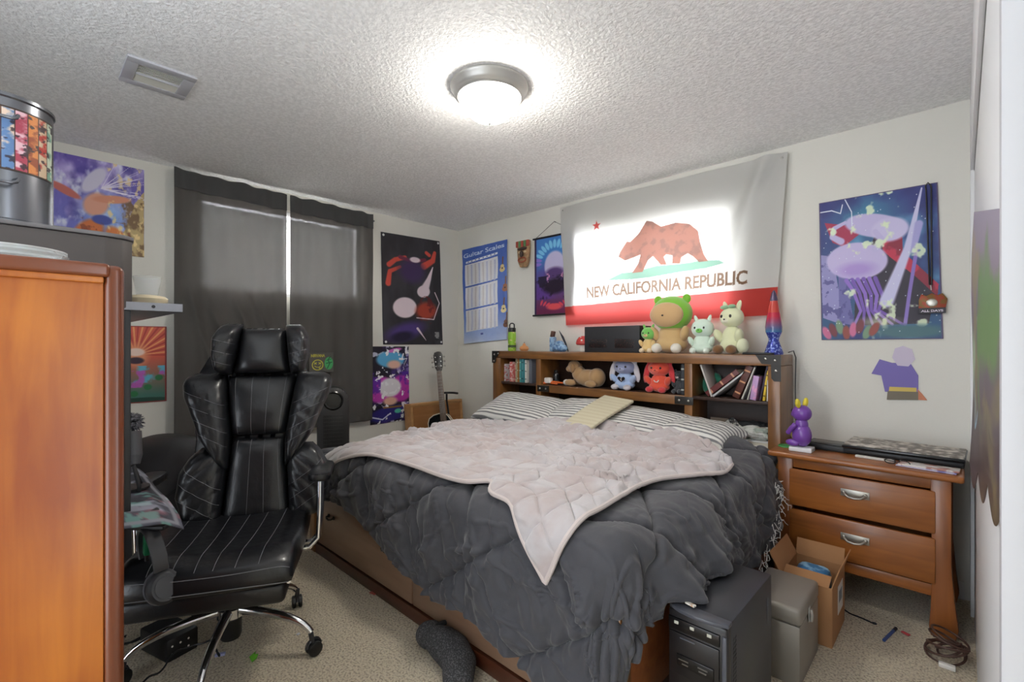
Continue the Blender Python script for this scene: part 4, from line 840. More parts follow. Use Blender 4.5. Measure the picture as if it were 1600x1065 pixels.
p_ = on_z(397, 1026, .01); b = B(); b.prism([(-.02, -.012), (.018, -.014), (.02, .004), (.004, .016), (-.006, .006), (-.018, .014)], .003, Matrix.Rotation(.5, 4, 'X')); tag(b.obj('leaf_scrap', mat('lime_paper', (108, 190, 50), .6), loc=p_), 'bright green paper scrap on the carpet in front of the chair', 'paper scrap')
scrap('white_chip', 'small white chip on the carpet left of the chair caster', 'chip', 466, 990, (.012, .014, .003), (230, 228, 232), .4)
scrap('red_scrap', 'flat red scrap on the carpet beside the bed', 'paper scrap', 583, 926, (.04, .02, .003), (176, 86, 76), .2)
p_ = on_z(666, 982, .02); b = B(); b.ell((0, 0, 0), (.018, .014, .016)); tag(b.obj('green_ball', mat('dark_green', (34, 90, 48), .5), loc=(p_.x, p_.y, .018)), 'small dark green ball next to the crumpled black sock', 'ball')
p_ = on_z(678, 988, .008); b = B(); b.lathe([(0, 0), (.013, 0), (.013, .012), (0, .014)], 16, rot=(PI/2, 0, .6)); tag(b.obj('bottle_cap', mat('cream_cap', (206, 190, 160), .5), loc=(p_.x+.012, p_.y, .015)), 'cream bottle cap next to the dark green ball', 'bottle cap')
# dark knitted sock by the bed
sk = thing('slipper_sock', 'crumpled dark grey knitted slipper sock on the carpet beside the bed', 'sock', on_z(715, 1040, .0)+Vector((0, 0, 0)))
KN = mat('dark_knit', (58, 58, 60), .95, bump=[(170, 1., .006)], var=(220, (96, 96, 98), .5, .6))
b = B(); b.tube([(-.13, .02, .05), (-.07, .015, .045), (-.02, 0, .045), (.03, -.03, .042), (.07, -.09, .036), (.08, -.14, .03)], [.038, .055, .058, .054, .046, .02], 20); b.ell((-.13, .02, .05), (.05, .05, .045)); o = b.obj('foot', KN, sk, ang=80); o.rotation_euler = (0, 0, .2)
k = o.modifiers.new('r', 'REMESH'); k.mode = 'VOXEL'; k.voxel_size = .005; k.use_smooth_shade = True
sk.scale = (1.25, 1.2, 1.1)
b = B(); b.tube([(-.13+.045*math.cos(a)*.4, .02+.045*math.sin(a), .055+.03*math.cos(a)) for a in np.linspace(0, 2*PI, 20)[:-1]], .009, 8, True); b.obj('cuff', mat('black_knit', (34, 34, 36), .95), sk)
# coiled brown cable
cc = on_z(1505, 1035, 0); b = B(); pts = []
for i in range(260):
    t = i/259; a = t*2*PI*8; r = .055+.014*math.sin(t*23)+.008*math.sin(a*.5); pts.append((r*math.cos(a)*.9, r*math.sin(a)+.01*math.sin(t*9), .012+.075*t+.018*math.sin(a+t*5)))
b.tube(pts, .0042, 7); o = b.obj('cord', mat('brown_rubber', (78, 54, 46), .5), None, ang=70)
ct_ = thing('coiled_cable', 'coil of brown extension cable on the carpet against the closet door', 'cable', (min(cc.x, -.04), cc.y, 0)); o.parent = ct_
b = B(); b.box((.0, -.09, .01), (.05, .022, .018), bev=.004); b.obj('plug', mat('white_plug', (216, 212, 206), .4), ct_)
q0, q1 = on_z(1328, 958, .004), on_z(1366, 974, .004); b = B(); b.tube([q0-q1+Vector((-.06, .05, 0)), q0-q1, (q0-q1)*.5+Vector((0, .004, 0)), (0, 0, 0)], .003, 7); b.ell((0, 0, .002), (.010, .006, .005), n=10)
tag(b.obj('thin_cable', BLK, loc=q1), 'thin black cable end on the carpet beside the cardboard box', 'cable')
# ------------------------------------------------------------------ foreground cabinet
cw = thing('cabinet', 'orange-brown varnished wooden cabinet filling the left foreground', 'cabinet', (-1.145, -.16, 0)); c_ = parts(cw)
CP = wood('cabinet_panel_wood', (150, 70, 12), (206, 124, 36), 'Z', scale=.8, rough=.4, coat=.1, lo=.36, hi=.66); CT = wood('cabinet_frame_wood', (84, 38, 14), (124, 60, 26), 'Z', rough=.3)
CTY = wood('cabinet_top_wood', (88, 40, 16), (128, 64, 28), 'Y', rough=.3)
c_((-.59, -.29, .05), (-.006, .266, 1.372), 'side_panel', CP, .002)
b = B(); b.box((-.297, -.005, 1.386), (.6, .56, .026), bev=.007, seg=3); b.obj('top', CTY, cw)
c_((-.6, -.29, 1.362), (.0, .266, 1.374), 'top_moulding', CP, .003)
b = B(); b.box((-.3, .281, .70), (.6, .03, 1.395), bev=.012, seg=4); b.obj('front_frame', CT, cw)
c_((-.6, -.29, 0), (0, .26, .05), 'plinth', CT, .003)
GL = mat('clear_glass', (225, 232, 232), .06, alpha=.35, coat=.5)
gd = thing('glass_dish', 'low clear ribbed glass dish on top of the orange-brown cabinet', 'dish', (-1.325, -.02, 1.3995))
b = B(); b.lathe([(0, .001), (.078, .001), (.088, .005), (.084, .010), (.090, .014), (.086, .019), (.089, .024), (.085, .030), (.079, .030), (.077, .008), (0, .006)], 48); b.obj('bowl', GL, gd, ang=30); b = B(); b.lathe([(.079, .0301), (.086, .0301), (.0865, .033), (.079, .033), (.079, .0301)], 48); b.obj('rim', mat('glass_rim', (236, 240, 240), .1, alpha=.6), gd)
# ------------------------------------------------------------------ desk with hutch shelf
dk = thing('desk', 'black computer desk with raised metal shelf behind the cabinet', 'desk', (-2.5, -.1, 0)); d_ = parts(dk)
DKM = mat('desk_black', (34, 34, 36), .45); SHM = mat('shelf_metal', (128, 128, 134), .35, .6)
d_((-.65, -.55, .705), (.69, .40, .735), 'desktop', DKM, .004)
for x in (-.62, .64):
    for y in (-.5, .28): d_((x-.02, y-.02, 0), (x+.02, y+.02, .705), 'leg', DKM)
for x in (-.62, .665):
    for y in (-.5, .32): d_((x-.011, y-.011, .735), (x+.011, y+.011, 1.353), 'shelf_post', DKM)
sh = d_((-.65, -.55, 1.353), (.68, .46, 1.357), 'shelf', SHM, .001)
b = B(); b.box((.68, -.045, 1.3655), (.003, 1.01, .025)); b.box((.01, .46, 1.3655), (1.34, .003, .025)); b.obj('shelf_lip', SHM, dk)
b = B(); b.lathe([(0, 0), (.005, 0), (.005, .001), (0, .001)], 12, (.6817, .385, 1.366), (0, PI/2, 0)); b.obj('screw_hole', mat('slot_black', (12, 12, 12)), dk)
# desk mat
cv = Cv(120, 120, (52, 52, 60)); cv.mix((96, 96, 110), 6, .5, .7, 2, .8).mix((150, 90, 100), 14, .6, .66, 3, .6, m=(cv.U > .6)*1.).mix((110, 160, 150), 18, .62, .66, 5, .7, m=(cv.U > .6)*1.).mix((190, 190, 205), 9, .62, .7, 6, .6)
cv.line([(0, .02), (.98, .02), (.98, .98)], .012, (130, 130, 138))
def dm(u, v):
    x = -2.55+.80*u; y = -.35+.70*v; ov = max(0, y-.30)+.6*max(0, x+1.81); return (x, y, .739+.004*math.sin(u*9)-.5*ov-.02*max(0, u+v-1.7)*(4))
P = np.array([[dm(u, v) for u in np.linspace(0, 1, 120)] for v in np.linspace(0, 1, 120)]); c0 = P.reshape(-1, 3).mean(0)
tag(np_grid('desk_mat', P-c0, CLOTHP, None, cv.a[::-1], .003, loc=tuple(c0)), 'dark desk mat with colourful printing drooping over the desk corner', 'desk mat')
# microphone
mi = thing('microphone', 'black desk microphone with a fuzzy grey windscreen', 'microphone', (-2.10, .27, .742))
b = B(); b.tube([(.0, .0, .20), (.02, 0, .12)], .026, 16); b.tube([(.02, 0, .12), (.028, 0, .09)], [.026, .018], 16); b.obj('body', mat('mic_grey', (70, 70, 74), .4), mi)
b = B(); b.tube([(.028, 0, .09), (.06, .01, .02), (.055, .01, .0)], .006, 8); b.tube([(.03, 0, .085), (-.03, .03, .0)], .005, 8); b.lathe([(0, 0), (.05, 0), (.05, .008), (0, .01)], 20); b.obj('stand', BLK, mi)
b = B(); r_ = random.Random(2)
for i in range(420):
    a = r_.uniform(0, 2*PI); z = r_.uniform(-1, 1); q = Vector((math.sqrt(1-z*z)*math.cos(a), math.sqrt(1-z*z)*math.sin(a), z)); p0 = Vector((-.004, 0, .235)); b.tube([p0+q*.02, p0+q*.036+Vector((r_.uniform(-.006, .006), r_.uniform(-.006, .006), -.004))], [.0022, .0006], 4)
b.ell((-.004, 0, .235), .026); b.obj('fuzzy_windscreen', mat('fuzz', (120, 118, 124), .95, var=(90, (40, 40, 44), .45, .55)), mi)
# headphones hanging off the desk edge
hp = thing('headphones', 'dark grey over-ear headphones hanging from the desk edge', 'headphones', (-1.985, .315, .475), rot=(.12, 0, .12)); hp.scale = (1.15, 1.15, 1.15)
HG = mat('headphone_grey', (58, 58, 62), .5); PAD = mat('ear_pad', (92, 92, 98), .8, bump=(300, .3, .001))
b = B(); n = 40; A = np.linspace(-.25, PI+.25, n); rings = []
for a in A:
    c = Vector((.066*math.cos(a), 0, .045+.088*math.sin(a))); nrm = Vector((math.cos(a), 0, math.sin(a))); rings.append([b.v(c+nrm*o_+Vector((0, w, 0))) for o_, w in ((0, -.019), (.004, -.017), (.004, .017), (0, .019), (-.004, .016), (-.004, -.016))])
for i in range(n-1):
    for k in range(6): b._f([rings[i][k], rings[i][(k+1) % 6], rings[i+1][(k+1) % 6], rings[i+1][k]], 0)
b._f(rings[0][::-1], 0); b._f(rings[-1], 0); b.obj('headband', HG, hp)
for s in (-1, 1):
    R = (0, s*PI/2-.25, 0)
    b = B(); b.lathe([(0, .030), (.033, .030), (.041, .022), (.043, .008), (.038, 0), (0, 0)], 32, (s*.052, 0, -.03), R, sx=1.15); e_ = b.obj('ear_cup', HG, hp)
    b = B(); b.lathe([(.022, -.018), (.040, -.018), (.045, -.009), (.043, .0), (.022, .0), (.022, -.018)], 32, (s*.052, 0, -.03), R, sx=1.15); b.obj('ear_pad', PAD, e_)
    b = B(); b.lathe([(0, .0312), (.026, .0312), (.026, .0325), (0, .0325)], 32, (s*.052, 0, -.03), R, sx=1.15); b.obj('outer_disc', mat('cup_disc', (44, 42, 44), .35), e_)
b = B(); b.bar((-.06, -.03, .137), (.05, .03, .137), .022, .012, bev=.003); b.obj('hanger_hook', BLK, hp)
gt = thing('hanging_tool', 'small green and black handheld tool hanging beside the headphones', 'tool', (-2.03, .30, .56))
b = B(); b.box((0, 0, 0), (.03, .02, .075), bev=.006, rot=(0, .15, 0)); b.obj('grip', mat('green_grip', (20, 110, 70), .45), gt); b = B(); b.tube([(0, 0, -.035), (-.004, 0, -.08)], .007, 10); b.obj('tip', BLK, gt)
b = B(); b.tube([(0, 0, .03), (-.02, 0, .10), (-.05, -.01, .17)], .002, 6); b.obj('wire', BLK, gt)
# things on the hutch shelf
bxx = thing('black_case', 'large dark grey case with rounded corners under the silver tin', 'case', (-2.0, -.10, 1.357))
b = B(); b.prism([(-.20, -.40), (.20, -.40), (.20, .27), (.19, .31), (.165, .335), (.12, .34), (-.12, .34), (-.20, .27)], .205, bev=.004); b.obj('case_body', mat('case_grey', (74, 68, 66), .5), bxx)
b = B(); b.prism([(-.204, -.404), (.204, -.404), (.204, .272), (.194, .314), (.168, .339), (.12, .344), (-.12, .344), (-.204, .272)], .012, Matrix.Translation((0, 0, .206)), bev=.003); b.obj('case_lid', mat('case_lid_grey', (112, 110, 112), .35, .3), bxx)
tn = thing('silver_tin', 'tall silver metal tin with strips of colourful artwork and wire handles', 'tin', (-1.955, -.045, 1.576)); TH = .345; TR_ = .112
STL = mat('tin_steel', (124, 126, 132), .26, .9)
b = B(); b.lathe([(0, 0), (TR_+.004, 0), (TR_+.004, .008), (TR_, .012), (TR_, TH-.012), (TR_+.004, TH-.008), (TR_+.004, TH), (TR_-.002, TH+.004), (0, TH+.004)], 64); b.obj('can', STL, tn, ang=35)
cv = Cv(260, 200, (60, 44, 36)); r_ = random.Random(8); PAL = [((96, 130, 176), (226, 200, 180)), ((176, 70, 90), (230, 190, 200)), ((214, 130, 60), (150, 70, 30)), ((206, 180, 150), (180, 50, 40)), ((200, 210, 190), (120, 160, 140)), ((150, 190, 220), (230, 230, 235)), ((110, 80, 160), (230, 150, 110))]
for i in range(12):
    c1, c2 = PAL[i % 7]; m = ((cv.U > i/12+.004)*(cv.U < (i+1)/12-.004)*(cv.V > .03)*(cv.V < .97))*1.
    cv.put(m, c1); cv.mix(c2, 9, .45, .6, i % 8, 1, m=m); cv.mix((40, 30, 40), 14, .6, .66, (i+3) % 8, .8, m=m)
PT = np.array([[((TR_+.0012)*math.cos(a), (TR_+.0012)*math.sin(a), z) for a in np.linspace(-1.6, 1.25, 260)] for z in np.linspace(.14, .31, 200)]); np_grid('artwork_band', PT, PAINTED, tn, cv.a)
for z0 in (.275, .105):
    b = B(); pp = [((TR_+r)*math.cos(a), (TR_+r)*math.sin(a), z0+dz) for a, r, dz in [(.30, .0, .012), (.30, .022, .010), (.26, .030, .0)]+[(a, .030, -.004) for a in np.linspace(.2, -.9, 14)]+[(-.96, .03, 0), (-1., .02, .01), (-1., 0, .012)]]; b.tube(pp, .0045, 8); b.obj('wire_handle', STL, tn)
b = B(); b.box((0, 0, .003), (.16, .12, .005), rot=(0, 0, .2)); b.box((.005, .005, .008), (.15, .11, .004)); tag(b.obj('paper_stack', mat('paper_white', (214, 212, 214), .7), loc=(-2.0, .285, 1.357), rot=(0, 0, .1)), 'loose papers on the raised metal desk shelf', 'papers')
bw = thing('cream_dish', 'cream round dish with dark base on papers on the desk shelf', 'dish', (-1.99, .295, 1.368)); b = B(); b.lathe([(0, 0), (.05, 0), (.052, .01), (0, .012)], 32); b.obj('dark_base', BLK, bw)
b = B(); b.lathe([(0, .012), (.045, .012), (.056, .022), (.058, .034), (.05, .042), (.03, .046), (0, .046)], 32); b.obj('dish_body', mat('cream_ceramic', (222, 208, 176), .4), bw)
b = B(); b.lathe([(.03, 0), (.04, .06), (.039, .062), (.028, .003), (.03, 0)], 28); tag(b.obj('clear_cup', mat('cup_plastic', (225, 230, 232), .1, alpha=.2), loc=(-1.99, .295, 1.415)), 'clear plastic cup standing on the cream dish', 'cup')
# cables under the desk
r_ = random.Random(5)
ccb = thing('cable_tangle', 'tangle of black cables on the carpet under the desk', 'cables', (-2.2, .25, 0))
for k in range(7):
    b = B(); x, y = r_.uniform(-.1, .1), r_.uniform(-.3, -.1); a = r_.uniform(0, 2); pts = []
    for i in range(26): a += r_.uniform(-.5, .62); x += .045*math.cos(a)*1.1; y += .03*math.sin(a); x = min(max(x, -.3), .36); y = min(max(y, -.35), .28); pts.append((x, y, .006+.006*k+.01*r_.random()))
    P2 = spl(pts, 90); b.tube([tuple(q) for q in P2], .0035, 6); b.obj('cable', BLK, ccb)
ps = thing('power_strip', 'black power box with white dots on the floor under the desk', 'power strip', (-2.35, .42, 0), .3); b = B(); b.box((0, 0, .045), (.2, .12, .09), bev=.01); b.obj('housing', BLK, ps)
b = B()
for i in range(6): b.ell((.1, -.04+.03*(i % 3), .03+.03*(i//3)), (.002, .004, .004), n=8)
b.obj('indicator_dots', WHT, ps)
# ------------------------------------------------------------------ guitar corner
bo = on_y(684, 640, 3.0); pa = (on_x(651, 640, -3.62)).y
fr = thing('wooden_case', 'flat wooden box leaning in the room corner behind the guitar', 'wooden box', (-3.68, 2.80, .0), rot=(0, -.09, 0))
WB = wood('light_oak', (176, 128, 78), (208, 160, 106), 'Y', rough=.5); WB2 = wood('corkish_board', (156, 104, 58), (186, 132, 82), 'Y', rough=.6)
b = B(); b.box((0, 0, .345), (.10, .62, .69), bev=.004); b.obj('box_body', WB, fr)
b = B(); b.box((.0505, 0, .34), (.004, .56, .63)); b.obj('front_board', WB2, fr)
b = B(); b.box((.054, 0, .676), (.01, .62, .025), bev=.002); b.box((.054, -.298, .34), (.01, .024, .66), bev=.002); b.box((.054, .298, .34), (.01, .024, .66), bev=.002); b.obj('front_frame', WB, fr)
gu = thing('acoustic_guitar', 'black cutaway acoustic guitar with pale edge binding on a stand in the corner', 'guitar', (-3.33, 2.66, .14), rot=(-.14, -.12, .72))
# local: x right, z up, front faces -y
def gout(k=1.):
    pts = []
    for z, w in ((0, 0), (.004, .06), (.02, .11), (.06, .155), (.12, .182), (.18, .178), (.235, .150), (.27, .126), (.30, .120), (.33, .126), (.37, .140), (.41, .143), (.45, .128), (.475, .09), (.485, .04), (.487, .02)): pts.append((z, w))
    L = [(-w*k, z) for z, w in pts]; Rr = [(w*k, z) for z, w in pts if z < .36]+[(.140*k, .375), (.138*k, .40), (.120*k, .405), (.10*k, .40), (.078*k, .405), (.058*k, .43), (.044*k, .455), (.03*k, .47)]
    return L+Rr[::-1]
GB = mat('guitar_black', (20, 22, 24), .12, coat=.8); BND = mat('binding_cream', (226, 218, 200), .4)
b = B(); b.prism(gout()[1:], .09, Matrix.Translation((0, .045, 0)) @ RX); b.obj('body', GB, gu)
o_ = gout(1.004)[1:]; b = B(); b.tube([(x, -.045, z) for x, z in o_], .0045, 6, True); b.tube([(x, .045, z) for x, z in o_], .0035, 6, True); b.obj('binding', BND, gu)
b = B(); b.lathe([(0, 0), (.048, 0), (.048, .002), (0, .002)], 32, (0, -.047, .335), (PI/2, 0, 0)); sh_ = b.obj('sound_hole', mat('sound_hole', (26, 20, 16), .8), gu)
b = B(); b.lathe([(.048, 0), (.062, 0), (.062, .003), (.048, .003), (.048, 0)], 32, (0, -.047, .335), (PI/2, 0, 0)); b.obj('rosette', mat('rosette', (170, 100, 56), .3, var=(60, (90, 50, 30), .45, .55)), sh_)
b = B(); b.prism([(.02, .33), (.06, .34), (.078, .29), (.05, .24), (.02, .25)], .003, Matrix.Translation((0, -.046, 0)) @ RX); b.obj('pickguard', mat('pickguard', (140, 74, 34), .25), gu)
b = B(); b.box((0, -.052, .16), (.13, .012, .024), bev=.004); b.obj('bridge', mat('ebony', (36, 26, 22), .4), gu)
b = B(); b.prism([(-.028, .37), (.028, .37), (.0215, .87), (-.0215, .87)], .008, Matrix.Translation((0, -.048, 0)) @ RX, bev=.001); fb_ = b.obj('fretboard', wood('rosewood', (96, 78, 66), (132, 112, 96), 'Z'), gu)
b = B()
for i in range(17):
    z = .87-.5*(1-2**(-i/12))*1.25; b.box((0, -.0575, z), (.05-.007*(z-.37)/.5*2, .002, .002))
b.obj('frets', NICK, fb_)
b = B(); b.prism([(-.026, .47), (.026, .47), (.0205, .87), (-.0205, .87)], .022, Matrix.Translation((0, -.026, 0)) @ RX, bev=.006); b.obj('neck', wood('neck_wood', (170, 150, 120), (196, 178, 150), 'Z'), gu)
hs = [(-.0215, .87), (-.034, .90), (-.040, .96), (-.042, 1.02), (-.030, 1.045), (.0, 1.052), (.030, 1.045), (.042, 1.02), (.040, .96), (.034, .90), (.0215, .87)]
b = B(); b.prism(hs[::-1], .014, Matrix.Translation((0, -.032, 0)) @ RX, bev=.002); hst = b.obj('headstock', mat('headstock', (44, 42, 42), .3, var=(50, (110, 106, 100), .58, .64)), gu)
for s in (-1, 1):
    for i in range(3): b = B(); z = .915+i*.042; b.tube([(s*.036, -.035, z), (s*.052, -.035, z)], .003, 6); b.ell((s*.058, -.035, z), (.008, .005, .010), n=10); b.lathe([(0, 0), (.005, 0), (.005, .010), (0, .010)], 10, (s*.024, -.046, z), (PI/2, 0, 0)); b.obj('tuning_peg', RIV, hst)
b = B()
for i in range(6): x = -.016+i*.0064; b.tube([(x*1.3, -.060, .16), (x, -.0605, .87), (x*1.2, -.050, .93)], .0007, 4)
b.obj('strings', NICK, gu)
gs = thing('guitar_stand', 'black tubular guitar stand holding the black acoustic guitar', 'guitar stand', (-3.40, 2.72, 0), .72)
b = B(); b.tube([(0, .06, 0.02), (0, .055, .45), (-.02, .05, .64), (-.035, .06, .72), (-.03, .03, .79), (-.02, .0, .80)], .009, 10); b.obj('upright', BLK, gs)
b = B(); b.tube([(-.07, -.03, .80), (-.04, .01, .80), (0, .02, .80), (.04, .01, .80), (.08, -.03, .80)], .010, 10); b.obj('neck_yoke', BLK, gs)
for s in (-1, 0, 1): b = B(); b.tube([(0, .06, .25), (s*.2, .06-.18 if s else .25, .02)], .008, 8); b.obj('leg', BLK, gs)
b = B(); b.tube([(-.12, -.18, .19), (-.12, -.06, .175), (0, .055, .20), (.12, -.06, .175), (.12, -.18, .19)], .008, 8); b.obj('cradle', BLK, gs)
# tower fan
tf = thing('tower_fan', 'black tower fan with round control head between chair and bed', 'tower fan', (-3.20, 1.52, 0), rot=(0, 0, -.42))
FB = mat('fan_plastic', (48, 46, 46), .45); b = B()
def rrect(w, h, r, n=8): 
    o = []
    for cx, cy, a in ((w/2-r, h/2-r, 0), (-w/2+r, h/2-r, PI/2), (-w/2+r, -h/2+r, PI), (w/2-r, -h/2+r, 1.5*PI)): o += [(cx+r*math.cos(a+i*PI/2/n), cy+r*math.sin(a+i*PI/2/n)) for i in range(n+1)]
    return o
b = B(); b.prism(rrect(.21, .84, .095), .17, Matrix.Translation((-.085, 0, .53)) @ Matrix.Rotation(PI/2, 4, 'Y') @ Matrix.Rotation(PI/2, 4, 'Z'), bev=.02); b.obj('housing', FB, tf)
b = B(); b.lathe([(0, 0), (.15, 0), (.15, .02), (.11, .06), (0, .06)], 32, (0, 0, .0)); b.obj('base', FB, tf)
b = B(); b.lathe([(.05, 0), (.064, 0), (.066, .006), (.058, .010), (.05, .004), (.05, 0)], 32, (.084, 0, .86), (0, PI/2, 0)); dl = b.obj('dial_ring', mat('fan_gloss', (18, 18, 18), .2), tf); b = B(); b.lathe([(0, .001), (.05, .001), (.05, .003), (0, .003)], 32, (.084, 0, .86), (0, PI/2, 0)); b.obj('dial_face', mat('fan_gloss', (18, 18, 18), .2), dl)
b = B(); b.box((.0855, 0, .45), (.004, .13, .62), bev=.0015); gr_ = b.obj('grille_recess', mat('grille_dark', (22, 22, 22), .5), tf)
b = B()
for i in range(11): b.box((.089, -.058+i*.0116, .45), (.004, .003, .60))
for i in range(24): b.box((.0885, 0, .16+i*.0252), (.003, .125, .0025))
b.obj('grille_bars', mat('grille_bar', (58, 56, 54), .4), gr_)
# rounded black seat behind the office chair
rs = thing('lounge_seat', 'rounded black leather seat with a curved seam left behind the office chair', 'seat', (-3.06, .52, 0))
LE2 = mat('soft_black_leather', (40, 38, 40), .5, bump=(200, .3, .001))
b = B(); b.lathe([(0, 0), (.26, .0), (.31, .06), (.32, .2), (.32, .42), (.30, .56), (.26, .66), (.18, .735), (.08, .762), (0, .766)], 40, sx=1, sy=.85); b.obj('shell', LE2, rs, ang=80)
b = B(); b.tube([(.325*math.cos(a)*1., .325*.85*math.sin(a), .44+.16*math.sin(a*1.5+.8)) for a in np.linspace(-1.4, 1.6, 30)], .005, 6); b.obj('seam', BLK, rs)
# ------------------------------------------------------------------ on top of the headboard
ZH = ZT
def xa(px, y): return on_y(px, 540, y).x
bt = thing('water_bottle', 'lime green metal water bottle with black carry-loop lid on the headboard', 'water bottle', (xa(800, 3.03), 3.03, ZH)); SCB = 1.12
b = B(); b.lathe([(0, 0), (.034, 0), (.036, .004), (.036, .155), (.034, .165), (.028, .170), (0, .17)], 28); b.obj('bottle_body', mat('lime_coat', (150, 200, 60), .35, var=(34, (228, 214, 150), .60, .64)), bt)
b = B(); b.lathe([(.030, .168), (.034, .170), (.034, .200), (.030, .206), (0, .206)], 28); ld = b.obj('lid', BLK, bt); b = B(); b.tube([(-.028, 0, .20), (-.027, 0, .235), (-.012, 0, .245), (.012, 0, .245), (.027, 0, .235), (.028, 0, .20)], .006, 8); b.obj('carry_loop', BLK, ld)
b = B(); b.lathe([(.0362, .03), (.0365, .03), (.0365, .052), (.0362, .052)], 28); b.obj('dark_print_band', mat('print_dark', (66, 84, 50), .5), bt)
gp = thing('gourd_ornament', 'small orange gourd ornament next to the green bottle', 'ornament', (xa(819, 3.03), 3.03, ZH)); b = B(); b.lathe([(0, 0), (.03, .002), (.042, .02), (.034, .038), (.016, .048), (.012, .06), (.006, .068), (0, .069)], 24); b.obj('gourd', mat('gourd_orange', (216, 150, 96), .5), gp); b = B(); b.tube([(0, 0, .066), (.004, 0, .078)], .003, 6); b.obj('stem', mat('mask_dark', (70, 54, 48)), gp)
bd = thing('blue_statuette', 'pale blue sculpted ornament with thin dark blade on the headboard', 'ornament', (xa(874, 3.02), 3.02, ZH)); BLU = mat('icy_blue', (150, 184, 214), .4, var=(45, (84, 120, 170), .45, .6))
b = B(); b.box((-.075, .01, .06), (.05, .04, .12), bev=.008); b.ell((-.02, 0, .03), (.05, .035, .03)); b.ell((.03, -.005, .028), (.055, .03, .032)); b.ell((.0, .0, .06), (.045, .03, .03)); o = b.obj('rock_body', BLU, bd, ang=80); k = o.modifiers.new('r', 'REMESH'); k.mode = 'VOXEL'; k.voxel_size = .004; k.use_smooth_shade = True
b = B(); b.prism([(.09, 0), (.094, .002), (.075, .06), (.045, .12), (.0, .17), (.03, .11), (.06, .06)], .006, RX); b.obj('blade', mat('blade_dark', (48, 54, 66), .3), bd)
b = B(); b.box((-.075, .01, .142), (.03, .03, .05), bev=.003, rot=(0, .25, 0)); b.obj('brown_cap', mat('cap_brown', (92, 62, 52), .5), bd)
mu = thing('mushroom_lamp', 'small red and white spotted mushroom ornament beside the black box', 'ornament', (xa(910, 3.08), 3.09, ZH)); b = B(); b.lathe([(0, 0), (.03, 0), (.034, .01), (.03, .05), (.028, .06), (0, .06)], 24); b.obj('stalk', mat('stalk_white', (230, 224, 216), .4), mu)
b = B(); b.lathe([(0, .052), (.05, .054), (.058, .064), (.052, .092), (.034, .115), (.015, .124), (0, .125)], 28); cp = b.obj('cap', mat('cap_red', (204, 66, 62), .35), mu)
for (a, z, r) in ((-1.2, .085, .016), (-2.2, .09, .013), (-.2, .09, .014), (-1.6, .112, .009)): b = B(); rr_ = .053-(z-.07)*.5; b.ell((rr_*math.cos(a), rr_*math.sin(a), z), (r, r*.5, r*.8), (0, 0, a+PI/2)); b.obj('spot', WHT, cp)
x0, x1 = xa(915, 2.96), xa(1001, 2.96); bb = thing('electronics_box', 'black rectangular electronics box with two vent grilles on the headboard', 'electronics', ((x0+x1)/2, 3.03, ZH)); w_ = x1-x0
b = B(); b.box((0, 0, .095), (w_, .17, .19), bev=.003); b.obj('enclosure', mat('matte_box', (36, 36, 40), .55), bb)
for s in (-1, 1):
    b = B(); b.box((s*w_*.24, -.0855, .065), (w_*.34, .003, .065), bev=.001); q = b.obj('vent_grille', mat('grille_dark2', (18, 16, 18), .4, var=(160, (130, 70, 60), .60, .66)), bb)
